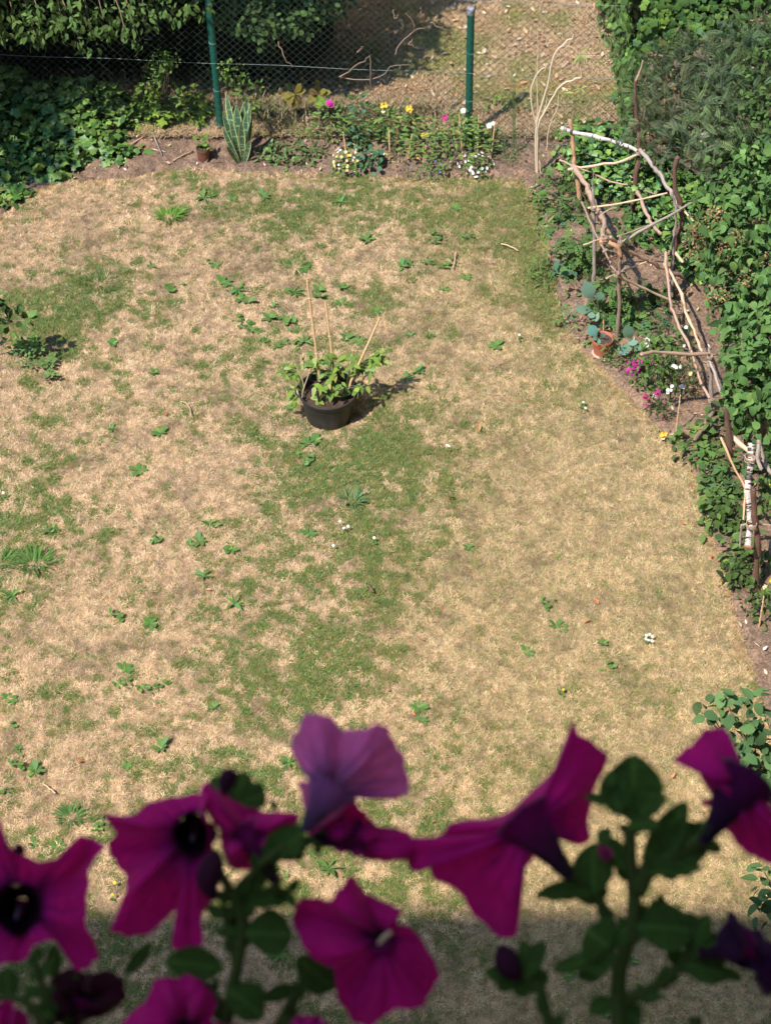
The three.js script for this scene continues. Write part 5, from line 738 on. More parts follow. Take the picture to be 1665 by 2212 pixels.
const bands = [
  ['along the top edge of the lawn', [[440, 430], [458, 425], [503, 432], [570, 428], [735, 440], [985, 453]]],
  ['in the upper lawn above the tallest tub cane', [[330, 580], [448, 570], [466, 578], [660, 585], [790, 522], [870, 577], [884, 573], [920, 571], [938, 515], [945, 522], [965, 576], [1006, 515], [1006, 601]]],
  ['level with the tips of the tub canes', [[375, 630], [483, 612], [500, 635], [514, 632], [520, 648], [538, 655], [590, 665], [622, 632], [636, 636], [690, 630], [692, 645], [740, 625], [738, 656], [960, 628]]],
  ['level with the middle of the tub canes', [[516, 695], [528, 706], [545, 716], [560, 718], [575, 738], [584, 690], [610, 690], [626, 705], [632, 718], [748, 735], [775, 738], [815, 675], [885, 728], [925, 730]]],
  ['level with the black tub', [[245, 745], [335, 808], [600, 752], [616, 742], [640, 748], [660, 742], [880, 818], [905, 805], [1072, 750]]],
  ['just below the black tub', [[242, 930], [347, 937], [662, 962], [680, 955], [664, 996], [300, 1018]]],
  ['across the middle of the lawn', [[110, 1152], [340, 1170], [412, 1178], [432, 1172], [455, 1135], [468, 1140], [492, 1186], [500, 1192], [665, 1155], [1010, 1187]]],
  ['in the lower lawn above the top petunia', [[30, 1290], [255, 1332], [325, 1350], [440, 1248], [508, 1310], [1180, 1308], [1200, 1355], [1215, 1360], [1300, 1392]]],
  ['in the row above the petunias', [[22, 1512], [25, 1570], [270, 1445], [266, 1480], [320, 1490], [348, 1482], [460, 1530], [905, 1530], [912, 1560], [1138, 1410], [1312, 1442]]],
  ['close behind the petunia flowers', [[42, 1620], [38, 1655], [78, 1668], [15, 1715], [275, 1655], [348, 1618], [622, 1650], [216, 1785], [75, 1825], [128, 1830]]],
  ['in the gaps between the petunias', [[590, 1890], [710, 1880], [1310, 1880], [1400, 2010]]],
  ['in the shade at the bottom edge', [[1365, 2080], [1230, 2110], [1370, 2140], [1310, 2190], [600, 2060]]]];
for (const [where, list] of bands) list.slice().sort((a, b) => a[0] - b[0]).forEach(([x, y], k) => {
  const t = protos[Math.floor(rnd() * 12) % 12].clone(), p = G([x, y]); t.name = numbered('lawn_weed'); t.position.copy(p).setY(0.008); t.rotation.y = rr(0, 6.283); const s = rr(0.044, 0.086) * (y > 1100 ? 0.95 : 1); t.scale.set(s * rr(0.85, 1.2), s * rr(0.8, 1.3), s); scene.add(t);
  tag(t, `${s > 0.072 ? 'large' : s < 0.055 ? 'small' : 'green'} weed ${where}, ${ord[k]} from the left`, 'weed', 'weeds growing in the lawn');
});
for (const [lab, px, n, size, colr, el, r] of [['bright green grass tuft in the straw at the upper left of the lawn', [368, 472], 130, 0.13, [0.16, 0.32, 0.05], 0.8, 0.055], ['big coarse grass tuft near the left edge of the lawn', [75, 1218], 150, 0.115, [0.11, 0.24, 0.055], 0.75, 0.085], ['dark fine grass cushion at the upper left of the lawn', [218, 614], 200, 0.07, [0.07, 0.15, 0.04], 0.9, 0.12], ['green grass tuft above the tallest tub cane', [638, 578], 160, 0.07, [0.1, 0.21, 0.05], 0.8, 0.09], ['narrow leaved weed spreading behind the petunias on the left', [155, 1768], 90, 0.1, [0.1, 0.24, 0.06], 0.6, 0.05], ['small grass tuft right of the dark cushion', [285, 492], 70, 0.06, [0.13, 0.22, 0.06], 0.8, 0.06], ['grass tuft at the far left edge beside the coarse tuft', [0, 1220], 60, 0.12, [0.12, 0.25, 0.06], 0.6, 0.06], ['pale long grass tuft in the green middle of the lawn', [763, 1085], 60, 0.12, [0.14, 0.25, 0.1], 0.9, 0.05]]) {
  const t = thing('grass_tuft', lab, 'grass tuft', G(px)), l = []; for (let k = 0; k < n; k++) { const a = rr(0, 6.283), R = r * Math.sqrt(rnd()); l.push({ p: V(Math.cos(a) * R * 1.3, 0, Math.sin(a) * R), q: leafQuat(V(Math.cos(a) * rr(0.2, 1), el + rnd() * 0.5, Math.sin(a) * rr(0.2, 1)), V(0, 1, 0)), s: size * rr(0.5, 1.1), c: col(colr, 0.22) }); }
  scatter(t, 'blades', ovate(1, 0.075, { droop: 0.45, fold: 0.3 }), LEAF.thin, l);
}
{ // overhanging sprig and seedlings at the left edge
  const t = thing('bramble_shoot', 'leafy shoot reaching in from the left edge of the picture', 'plant', G([-70, 790])), b = t.position;
  const tips = [[5, 690], [30, 672], [18, 668], [60, 692], [45, 688], [8, 700], [-20, 680], [-30, 700], [-15, 650]];
  const L = tips.map(([x, y]) => P([x, y], -b.z - 0.05).sub(b)); part(t, 'stem', new MB().tube(curve([V(0, 0, 0), L[6], L[0], L[3]], 14, 0.004), (u) => lerp(0.008, 0.003, u), 6).geo(), woods.brown);
  leafParts(t, [ovB], LEAF.thin, L.flatMap((p) => blobLeaves([[p.x, p.y, p.z, 0.05, 0.04, 0.05, 1]], 6, 0.085, [[0.13, 0.24, 0.06], [0.06, 0.13, 0.04]], { shell: [0.2, 1], up: 1.2 })));
  leafParts(t, [ovB], LEAF.thin, blobLeaves([[-0.12, 0.4, 0, 0.2, 0.25, 0.2, 1]], 40, 0.08, MID, { shell: [0.3, 1] }));
  const pg = (() => { const gs = []; for (const [y, s] of [[0.3, -1], [0.3, 1], [0.62, -1], [0.62, 1], [0.85, 0]]) { const g = ovate(0.42, 0.26, { droop: 0.15 }); g.rotateZ(-s * 1.1); g.translate(0, y, 0); gs.push(g); } return mergeGeometries(gs); })();
  for (const [lab, spots] of [['pinnate seedling with several leaves near the left edge of the lawn', [[42, 765], [62, 760], [50, 778], [75, 775], [70, 790]]], ['smaller pinnate seedling just below the first one', [[95, 812], [108, 803], [102, 818]]]]) { const g0 = G(spots[0]), o = thing('ash_seedling', lab, 'seedling', g0); for (const s of spots) { const e = G(s).sub(g0), d = V(gauss(), 0.5, gauss()); part(o, 'stem', new MB().tube([V(0, 0, 0), V(e.x, 0.05, e.z)], 0.0025, 5).geo(), stemM); leafParts(o, [pg], LEAF.thin, [0, 1, 2].map(() => ({ p: V(e.x, 0.05, e.z), q: leafQuat(V(gauss(), 0.35, gauss()), V(0, 1, 0)), s: 0.11, c: col([0.14, 0.27, 0.08], 0.12) }))); } }
}
// fallen leaves, daisies, twigs
const flG = [ovate(1, 0.5, { droop: -0.5, fold: 0.5 }), ovate(1, 0.4, { droop: 0.6, fold: 0.7 })];
[[[985, 1082], .1, 'curled orange-brown leaf in the middle of the lawn', [0.4, 0.12, 0.04]], [[167, 1655], .09, 'curled orange leaf lying left of the petunias', [0.5, 0.16, 0.06]], [[918, 1392], .07, 'pinkish orange leaf right of the green patch', [0.6, 0.24, 0.12]], [[1292, 1312], .06, 'thin orange leaf on the dry right side of the lawn', [0.6, 0.17, 0.06]], [[1274, 1348], .07, 'orange leaf below the thin orange leaf', [0.5, 0.17, 0.06]], [[1035, 938], .07, 'brownish orange leaf right of the black tub', [0.45, 0.2, 0.08]], [[962, 968], .06, 'pale cream leaf below right of the black tub', [0.8, 0.68, 0.5]], [[835, 1500], .06, 'orange leaf above the top petunia', [0.55, 0.22, 0.1]], [[1535, 1212], .06, 'red leaf at the right lawn edge by the birch pole', [0.5, 0.1, 0.06]], [[1478, 1140], .05, 'small orange leaf near the bed edge', [0.5, 0.14, 0.06]], [[1368, 1140], .055, 'pale green leaf on the dry right side of the lawn', [0.55, 0.65, 0.35]], [[447, 1280], .05, 'small orange leaf near the left of the green patch', [0.6, 0.25, 0.12]], [[888, 1548], .05, 'small orange leaf left of two weeds above the petunias', [0.6, 0.2, 0.08]], [[1448, 1688], .05, 'orange leaf between the two right petunias', [0.6, 0.2, 0.08]], [[1520, 1418], .055, 'tan orange leaf near the lower right lawn edge', [0.65, 0.35, 0.14]], [[362, 898], .05, 'small dark red leaf left of the black tub', [0.35, 0.06, 0.03]], [[1205, 305], .1, 'orange leaf beyond the mesh right of the near post', [0.6, 0.2, 0.1]], [[1178, 38], .1, 'orange patch of leaf far beyond the fence', [0.55, 0.22, 0.1]], [[1395, 1390], .0, '', null]].filter((x) => x[3]).forEach(([px, s, lab, c]) => { const o = thing('fallen_leaf', lab, 'leaf', G(px).setY(0.035), 'fallen leaves on the grass'), m = part(o, 'blade', pick(flG), mat(c, 0.7)); m.quaternion.copy(leafQuat(rdir().setY(0.15), V(gauss() * 0.5, 1, gauss() * 0.5))); m.scale.setScalar(s * 0.75); });
[['cluster of five white daisies on the lower right lawn', [[1393, 1386], [1400, 1384], [1392, 1393], [1398, 1397], [1405, 1398], [1406, 1388]], FC.white], ['white daisy right of the weeds near the bend of the bed', [[1120, 737]], FC.white], ['two white daisies on the lawn right of the magenta flowers', [[1258, 883], [1262, 895]], FC.white], ['small white daisies in the green middle of the lawn', [[743, 1155], [752, 1150], [735, 1140], [720, 1192]], FC.white], ['two yellow hawkweeds between the left petunias', [[246, 1946], [250, 1920]], FC.yellow], ['yellow flower at the lower right of the lawn', [[1214, 1503]], FC.yellow], ['white daisy in the lawn below the black tub', [[808, 1175]], FC.white], ['white daisy by the left lawn edge', [[10, 1078]], FC.white]].forEach(([lab, ps, c]) => { const g0 = G(ps[0]), o = thing('daisy', lab, 'flower', g0, 'small flowers in the lawn'); for (const p of ps) { const e = G(p).sub(g0); part(o, 'stem', new MB().tube([V(e.x, 0, e.z), V(e.x, 0.06, e.z)], 0.0015, 4).geo(), stemM); flower(o, V(e.x, 0.062, e.z), 0.012, c, 'many', V(0, 1, 0.3)); } leafParts(o, [ovS], LEAF.thin, [0, 1, 2, 3].map(() => ({ p: V(gauss() * 0.02, 0.02, gauss() * 0.02), q: leafQuat(rdir().setY(0.4), V(0, 1, 0)), s: 0.035, c: col(WG[0], 0.1) }))); });
[['pale dry stalk on the upper right of the lawn', [[1082, 535], [1100, 540], [1118, 550]], .006], ['dry stalk standing by a weed in the upper lawn', [[978, 588], [982, 570], [985, 552]], .006], ['dark twig at the edge of the green patch', [[795, 1272], [803, 1280], [806, 1288]], .01], ['pale stalk lying in the grass at the lower left', [[95, 1700], [110, 1712], [122, 1722]], .006], ['dry grass stalk bending over left of the tub', [[390, 875], [405, 880], [415, 905]], .004], ['pale stick on the soil at the right end of the back bed', [[1145, 412], [1155, 410], [1165, 404]], .007]].forEach(([lab, ps, r]) => { const o = thing('stalk', lab, 'stalk', [0, 0, 0], 'stalks and twigs on the lawn'); part(o, 'wood', new MB().tube(curve(ps.map((p) => G(p).setY(0.04)), 8, 0.003), r, 5).geo(), lab.startsWith('dark') ? woods.dark : woods.pale); });

// ---------------------------------------------------------------- petunias in the box on the balcony rail
const Z = 1.2;
const petalTex = dataTex(256, 256, (i, j) => { // u around, v from throat to rim: veins fading outwards
  const u = i / 256, v = j / 256, ve = Math.abs(((u * 35 + 0.5 * vnoise(u * 40, v * 6, 301)) % 1) - 0.5) * 2, vein = smooth(0.75, 1, ve) * (1 - smooth(0.3, 0.95, v)) * 0.45, n = 0.92 + 0.16 * (fbm(u * 60, v * 14, 303, 3) - 0.5);
  const th = (1 - smooth(0.02, 0.24 + 0.1 * vnoise(u * 26, 1, 305), v)) * 0.95, vio = (1 - smooth(0.12, 0.5, v)) * 0.6;
  let r = lerp(0.8, 0.54, vio), g = lerp(0.11, 0.11, vio), b = lerp(0.6, 0.6, vio); r *= n * (1 - vein); g *= n; b *= n * (1 - vein * 0.6);
  return [lerp(r, 0.12, th), lerp(g, 0.03, th), lerp(b, 0.14, th)];
}, true);
const petalM = new THREE.MeshPhysicalMaterial({ map: petalTex, roughness: 0.92, transmission: 0.42, thickness: 0, ior: 1.3, specularIntensity: 0.25, side: THREE.DoubleSide });
const paleTex = dataTex(256, 256, (i, j) => { const u = i / 256, v = j / 256, ve = Math.abs(((u * 30 + 0.5 * vnoise(u * 40, v * 6, 311)) % 1) - 0.5) * 2, vein = smooth(0.7, 1, ve) * (1 - smooth(0.4, 1, v)) * 0.4, n = 0.92 + 0.2 * (fbm(u * 50, v * 8, 313, 3) - 0.5), vio = 1 - smooth(0.2, 0.75, v); return [lerp(0.9, 0.58, vio) * n * (1 - vein), lerp(0.46, 0.4, vio) * n * (1 - vein), lerp(0.82, 0.68, vio) * n * (1 - vein * 0.7)]; }, true);
const paleM = petalM.clone(); paleM.map = paleTex;
const wiltTex = dataTex(64, 64, (i, j) => { const n = 0.8 + 0.4 * fbm(i / 6, j / 6, 321, 3); return [0.2 * n, 0.08 * n, 0.26 * n]; }, true);
const wiltM = petalM.clone(); wiltM.map = wiltTex;
const maroonM = wiltM.clone(); maroonM.color.setRGB(1.3, 0.9, 0.42);
const tubeM = new THREE.MeshPhysicalMaterial({ color: new THREE.Color().setRGB(0.04, 0.012, 0.035), roughness: 0.95, transmission: 0.2, thickness: 0, specularIntensity: 0.1, side: THREE.DoubleSide });
const funnelTex = (c0, c1) => dataTex(128, 128, (i, j) => { const u = i / 128, v = j / 128, n = 0.85 + 0.3 * fbm(u * 30, v * 5, 341, 3), st = Math.abs(((u * 20) % 1) - 0.5) * 2, k = n * (1 - 0.45 * smooth(0.7, 1, st) * (1 - v * 0.5)), w = smooth(0.1, 0.95, v); return [lerp(c0[0], c1[0], w) * k, lerp(c0[1], c1[1], w) * k, lerp(c0[2], c1[2], w) * k]; }, true);
const funnelM = petalM.clone(); funnelM.map = funnelTex([0.2, 0.13, 0.22], [0.5, 0.09, 0.42]);
const funnelPale = petalM.clone(); funnelPale.map = funnelTex([0.36, 0.28, 0.46], [0.62, 0.38, 0.68]);
const funnelDark = petalM.clone(); funnelDark.map = funnelTex([0.16, 0.1, 0.22], [0.36, 0.09, 0.36]);
const throatM = new THREE.MeshPhysicalMaterial({ color: new THREE.Color().setRGB(0.008, 0.002, 0.009), roughness: 1, specularIntensity: 0.05, side: THREE.DoubleSide }), pStem = leafMat([0.055, 0.095, 0.03], 0.15), pLeafTex = dataTex(128, 256, (i, j) => { const x = Math.abs(i / 127 - 0.5) * 2, y = j / 255, v = Math.abs(((y * 7 - x * 1.6) % 1 + 1) % 1 - 0.5) * 2, n = 0.9 + 0.25 * (fbm(i / 9, j / 9, 331, 3) - 0.5), k = n * (1 - smooth(0.85, 1, v) * 0.18) * (x < 0.05 ? 1.25 : 1); return [0.25 * k, 0.39 * k, 0.19 * k]; }, true, false);
const pLeafM = new THREE.MeshPhysicalMaterial({ map: pLeafTex, roughness: 0.95, transmission: 0.22, thickness: 0, specularIntensity: 0.15, side: THREE.DoubleSide });
// One bloom: a fused corolla from the throat to an uneven five lobed rim, its tube, throat, calyx. Points are [x, y, depth towards the house in m].
function bloom(t, { K, rim, c, dz = 0, z = Z, tube = null, throat = null, m = petalM, bulge = 0.008, rimDz, calyx = true, ruffle = 0.0042 }) {
  const R = rim.map((p, k) => { const q = p.length && typeof p[0] === 'function' ? p[0](p[1], p[2]) : K(p[0], p[1]); return C(q, z - (rimDz ? rimDz(k / rim.length) : 0) ); });
  const cc = C(K(...c), z - dz), cr = new THREE.CatmullRomCurve3(R, true, 'catmullrom', 0.35), NU = 120, NV = 14, mb = new MB(), ctr = R.reduce((a, p) => a.add(p), V(0, 0, 0)).multiplyScalar(1 / R.length);
  let nrm = V(0, 0, 0); for (let k = 0; k < R.length; k++) nrm.add(R[k].clone().sub(cc).cross(R[(k + 1) % R.length].clone().sub(cc))); nrm.normalize(); const view = camera.position.clone().sub(cc).normalize(); if (nrm.dot(view) < 0) nrm.negate();
  const tx0 = throat && C(K(c[0] + throat[0], c[1]), z - dz).sub(cc), ty0 = throat && C(K(c[0], c[1] + throat[1]), z - dz).sub(cc); const rt = 0.0035, rows = []; const rimP = []; for (let i = 0; i <= NU; i++) { const q = cr.getPoint((i % NU) / NU), a = (i % NU) / NU * 6.2832; rimP.push(q.lerp(cc, 0.018 * Math.sin(a * 13 + c[0]) + 0.014 * Math.sin(a * 29 + c[1]) + 0.01)); }
  for (let j = 0; j <= NV; j++) {
    const v = j / NV, row = [];
    for (let i = 0; i <= NU; i++) {
      const p = rimP[i], dir = p.clone().sub(cc), L = dir.length(), s = lerp(rt / Math.max(L, 0.01), 1, v), q = cc.clone().addScaledVector(dir, s);
      if (throat) { const ex = dir.dot(tx0) / tx0.lengthSq(), ey = dir.dot(ty0) / ty0.lengthSq(), el = Math.hypot(ex, ey) || 1; q.copy(cc).addScaledVector(tx0, ex / el * 0.97).addScaledVector(ty0, ey / el * 0.97).lerp(p, v); }
      const a = (i % NU) / NU * 6.2832;
      q.addScaledVector(nrm, bulge * Math.sin(Math.PI * Math.pow(v, 0.8)) + ruffle * v * v * Math.sin(a * 9 + c[0]) * (0.5 + 0.5 * Math.sin(a * 4 + 1)) - 0.0055 * Math.sin(a * 5 + c[1]) * Math.sin(Math.PI * v) - 0.009 * v * v * (0.5 + 0.5 * Math.sin(a * 5 + c[1] + 1.2)) + 0.0012 * Math.sin(a * 23) * v * (1 - v) * 4);
      row.push(mb.v(q.x, q.y, q.z, i / NU, throat ? 0.08 + 0.92 * v : 0.2 + 0.8 * v));
    }
    rows.push(row);
  }
  for (let j = 0; j < NV; j++) for (let i = 0; i < NU; i++) { const a = rows[j][i], b = rows[j][i + 1], d = rows[j + 1][i], e = rows[j + 1][i + 1]; mb.t(a, d, b); mb.t(b, d, e); }
  const g = mb.geo(), f = part(t, 'flower', g, m);
  if (throat) { // dark open throat sunk into the middle, with a paler pistil
    const [rx, ry] = throat, tm = new MB(), N = 32, x0 = C(K(c[0] + rx, c[1]), z - dz).sub(cc), y0 = C(K(c[0], c[1] + ry), z - dz).sub(cc), rr2 = []; 
    for (let j = 0; j <= 4; j++) { const row = [], sc = [1.08, 0.95, 0.8, 0.6, 0.25][j], dp = [bulge * 0.55 + 0.0035, bulge * 0.3 + 0.0015, -0.006, -0.013, -0.02][j]; for (let i = 0; i <= N; i++) { const a = i / N * 6.2832, w = 1 + 0.06 * Math.sin(a * 3 + c[0]) + 0.07 * Math.sin(a * 5 + c[1]); const q = cc.clone().addScaledVector(x0, Math.cos(a) * sc * w).addScaledVector(y0, Math.sin(a) * sc * w).addScaledVector(nrm, dp); row.push(tm.v(q.x, q.y, q.z, i / N, j / 4)); } rr2.push(row); }
    for (let j = 0; j < 4; j++) for (let i = 0; i < N; i++) { const a = rr2[j][i], b = rr2[j][i + 1], d = rr2[j + 1][i], e = rr2[j + 1][i + 1]; tm.t(a, b, d); tm.t(b, e, d); }
    part(f, 'throat', tm.geo(), throatM);
    const st = cc.clone().addScaledVector(y0, 0.35).addScaledVector(nrm, 0.004); part(f, 'pistil', new MB().tube([cc.clone().addScaledVector(nrm, -0.015), st], 0.0012, 6).geo(), mat([0.09, 0.07, 0.12], 0.9));
  }
  if (tube) { // the funnel behind the limb and its green calyx
    const b = C((tube[3] ?? K)(tube[0], tube[1]), z - dz + (tube[2] ?? 0)), d = cc.clone().sub(b), u = d.clone().normalize();
    const R1 = tube[4] ?? 0.011, tg = new MB().tube(curve([b, b.clone().lerp(cc, 0.5).addScaledVector(nrm, 0.002), throat ? cc.clone().addScaledVector(d, -0.3).addScaledVector(nrm, -0.012) : cc.clone().addScaledVector(d, 0.1)], 18), (s) => 0.003 + (R1 - 0.003) * (0.55 * Math.pow(s, 1.2) + 0.45 * Math.pow(s, 5)), 20, 0.1).geo(), tu = tg.attributes.uv; let tl = 0; for (let k = 0; k < tu.count; k++) tl = Math.max(tl, tu.getY(k)); for (let k = 0; k < tu.count; k++) tu.setY(k, tu.getY(k) / tl);
    part(f, 'flower_tube', tg, tube[5] ?? funnelM);
    if (calyx) for (let k = 0; k < 5; k++) { const side = u.clone().cross(V(0.2, 1, 0.4)).normalize().applyAxisAngle(u, k * 1.2566), lf = part(f, 'sepal', ovate(0.02, 0.006, { droop: 0.3 }), pLeafM); lf.position.copy(b).addScaledVector(side, 0.002); lf.quaternion.copy(leafQuat(u.clone().addScaledVector(side, 0.45), side)); }
  }
  return f;
}
function pLeaf(t, K, a, b, w, { da = 0, db = 0, z = Z, droop = 0.2, face = null, K2: Kb = K } = {}) { const p = C(K(...a), z - da), e = C(Kb(...b), z - db), d = e.clone().sub(p), m = part(t, 'leaf', ovate(1, 1, { prof: [[0.08, 0.35], [0.2, 0.68], [0.38, 0.95], [0.52, 1], [0.68, 0.9], [0.82, 0.62], [0.93, 0.32]], droop: droop * rr(0.7, 1.8), fold: rr(0.08, 0.3), wave: rr(0.02, 0.06) }), pLeafM); m.position.copy(p); m.quaternion.copy(leafQuat(d, face ?? camera.position.clone().sub(p).normalize().add(V(gauss() * 0.35, 0.4, gauss() * 0.3)))); m.scale.set(C(K(0, 0), z).distanceTo(C(K(w * 1.2, 0), z)), d.length() / 0.95, d.length() * 0.8); return m; }
function pStalk(t, pts, r = 0.0022, z = Z, dzs = 0) { part(t, 'stem', new MB().tube(curve(pts.map(([K, x, y, d]) => C(K(x, y), z - (d ?? dzs))), 16, 0.0003), (u) => r * (1.15 - 0.3 * u), 8).geo(), pStem);
  if (r > 0.0019) { const cv = curve(pts.map(([K, x, y, d]) => C(K(x, y), z - (d ?? dzs))), 20); for (let k = 4; k < 20; k += 5) for (const s of [-1, 1]) { const T = cv[k + 1].clone().sub(cv[k]).normalize(), sd = T.clone().cross(V(0.2, 0.3, 1)).normalize().applyAxisAngle(T, k * 1.1).multiplyScalar(s), lf = part(t, 'leaf', ovate(1, 0.5, { droop: 0.4, fold: 0.2, wave: 0.03 }), pLeafM); lf.position.copy(cv[k]); lf.quaternion.copy(leafQuat(T.clone().multiplyScalar(0.8).addScaledVector(sd, 0.8), V(0, 0.6, 0.6).addScaledVector(sd, -0.3))); lf.scale.setScalar(rr(0.007, 0.014) + r); } } }

{ // left plant
  const t = thing('petunia', 'magenta petunia plant at the left, with the dark throated bloom facing us', 'petunia', [0, 0, 0], 'petunias on the balcony');
  bloom(t, { K: KA, c: [110, 1345], dz: -0.012, throat: [135, 150], rim: [[-190, 900], [-60, 820], [0, 775], [30, 900], [90, 985], [200, 1045], [330, 1050], [400, 980], [480, 905], [560, 895], [645, 965], [575, 1080], [548, 1230], [555, 1430], [612, 1640], [580, 1715], [470, 1745], [390, 1600], [330, 1545], [210, 1590], [130, 1700], [20, 1705], [-120, 1640], [-220, 1400], [-230, 1150]], rimDz: (u) => 0.006 + 0.008 * Math.sin(u * 31.4), tube: [150, 1500, 0.045], bulge: -0.006 });
  bloom(t, { K: KA, c: [60, 2250], z: Z - 0.01, rim: [[-150, 1990], [0, 1935], [95, 1955], [170, 2060], [230, 2200], [120, 2400], [-150, 2400]], bulge: 0.01, tube: [60, 2350, 0.03] });
  pStalk(t, [[KA, 330, 2150], [KA, 310, 1950], [KA, 260, 1800], [KA, 215, 1690]], 0.0022);
  pStalk(t, [[KA, 300, 2100, 0.01], [KA, 180, 1940, 0.01], [KA, 40, 1900, 0.01], [KA, -60, 1930, 0.01]], 0.0018);
  pLeaf(t, KA, [60, 1930], [40, 1690], 130, { da: -0.02, db: -0.03 }); pLeaf(t, KA, [160, 1960], [310, 1990], 90, { da: 0.0, db: 0.01 }); pLeaf(t, KA, [350, 1800], [330, 1560], 90, { da: -0.03, db: -0.04 }); pLeaf(t, KA, [220, 1700], [250, 1560], 60, { da: -0.01, db: -0.02 }); pLeaf(t, KA, [140, 1960], [215, 1830], 60); pLeaf(t, KA, [-20, 1880], [-80, 1760], 90);
  part(t, 'bud', new MB().tube(curve([C(KA(110, 1010), Z), C(KA(130, 970), Z), C(KA(145, 955), Z)], 6), (u) => 0.001 + 0.003 * Math.sin(u * 3), 8).geo(), tubeM);
  bloom(t, { K: KA, c: [540, 1900], z: Z + 0.02, m: maroonM, rim: [[310, 1790], [420, 1730], [520, 1760], [620, 1740], [760, 1800], [790, 1900], [700, 2010], [560, 2040], [470, 2080], [330, 2060], [290, 1950]], bulge: 0.012, tube: [430, 2110, 0.01] });
  pStalk(t, [[KA, 430, 2150, -0.02], [KA, 425, 2000, -0.02], [KA, 410, 1880, -0.02]], 0.002);
}
{ // second plant
  const t = thing('petunia', 'magenta petunia plant left of centre, its blooms drooping on both sides', 'petunia', [0, 0, 0], 'petunias on the balcony');
  bloom(t, { K: KA, c: [1205, 865], dz: -0.006, throat: [95, 125], rim: [[648, 770], [800, 768], [940, 695], [1110, 648], [1265, 628], [1300, 640], [1285, 720], [1295, 800], [1320, 930], [1345, 1010], [1395, 1130], [1330, 1290], [1250, 1430], [1265, 1570], [1170, 1642], [1068, 1575], [1090, 1390], [960, 1500], [810, 1542], [692, 1490], [760, 1280], [785, 1160], [690, 1080], [668, 960], [710, 870]], rimDz: (u) => -0.004 + 0.012 * Math.sin(u * 25 + 1), tube: [1290, 1010, 0.04], bulge: 0.007 });
  bloom(t, { K: KA, c: [1560, 880], z: Z + 0.012, dz: 0.004, rim: [[1240, 640], [1300, 550], [1330, 600], [1480, 665], [1640, 730], [1868, 765], [1840, 850], [1740, 975], [1630, 1098], [1450, 1105], [1385, 1000], [1360, 860], [1300, 770]], rimDz: (u) => 0.007 * Math.sin(u * 19), bulge: 0.012, tube: [1720, 1180, -0.012] });
  part(t, 'bud', new MB().tube(curve([C(KA(1395, 640), Z), C(KA(1415, 560), Z), C(KA(1440, 490), Z), C(KA(1445, 470), Z)], 8), (u) => 0.001 + 0.0042 * Math.sin(Math.min(1, u * 1.15) * 2.9), 12).geo(), tubeM);
  part(t, 'bud', new MB().tube(curve([C(KA(1340, 1290), Z - 0.012), C(KA(1300, 1180), Z - 0.014), C(KA(1330, 1060), Z - 0.012), C(KA(1345, 990), Z - 0.008)], 10), (u) => 0.001 + 0.0058 * Math.sin(Math.min(1, 0.05 + u * 0.95) * 2.9), 14).geo(), tubeM);
  pLeaf(t, KA, [1470, 690], [1530, 490], 170, { da: -0.02, db: -0.02 }); pLeaf(t, KA, [1500, 690], [1670, 610], 150, { da: -0.01, db: -0.02 }); pLeaf(t, KA, [1380, 640], [1330, 500], 90, { da: -0.02, db: -0.025 });
  pLeaf(t, KA, [1400, 1720], [1040, 1670], 190, { da: 0.0, db: 0.01 }); pLeaf(t, KA, [1420, 1850], [1665, 2010], 200, { da: 0.01, db: 0.012 }); pLeaf(t, KA, [1330, 1900], [1420, 2060], 110); pLeaf(t, KB, [30, 1500], [340, 1500], 250, { da: 0.008, db: 0.0 }); pLeaf(t, KB, [40, 1330], [330, 1240], 95, { da: 0.002, db: 0.006, droop: 0.5 }); pLeaf(t, KA, [780, 1760], [960, 1560], 80, { da: -0.02, db: -0.02, droop: 0.6 }); pLeaf(t, KB, [20, 1400], [60, 1600], 100);
  pStalk(t, [[KA, 1400, 2180], [KA, 1440, 1900], [KA, 1500, 1620], [KA, 1510, 1400], [KA, 1420, 1200], [KA, 1340, 1060]], 0.0032);
  pStalk(t, [[KA, 1510, 1420], [KA, 1560, 1280], [KA, 1610, 1110], [KA, 1640, 1000]], 0.0024); pStalk(t, [[KA, 1480, 1700], [KA, 1420, 1500], [KA, 1390, 1280]], 0.002); pStalk(t, [[KA, 1420, 1960], [KA, 1250, 1800], [KA, 1180, 1760]], 0.002);
  pStalk(t, [[KA, 1500, 1500], [KB, 60, 1350], [KB, 190, 1220], [KB, 300, 1240]], 0.002);
  bloom(t, { K: KA, c: [1150, 2080], z: Z - 0.02, rim: [[880, 1960], [985, 1778], [1100, 1790], [1215, 1775], [1285, 1835], [1345, 1940], [1330, 2050], [1430, 2090], [1560, 2110], [1480, 2300], [800, 2300], [740, 2080]], bulge: 0.01, tube: [1300, 2260, 0.02] });
}
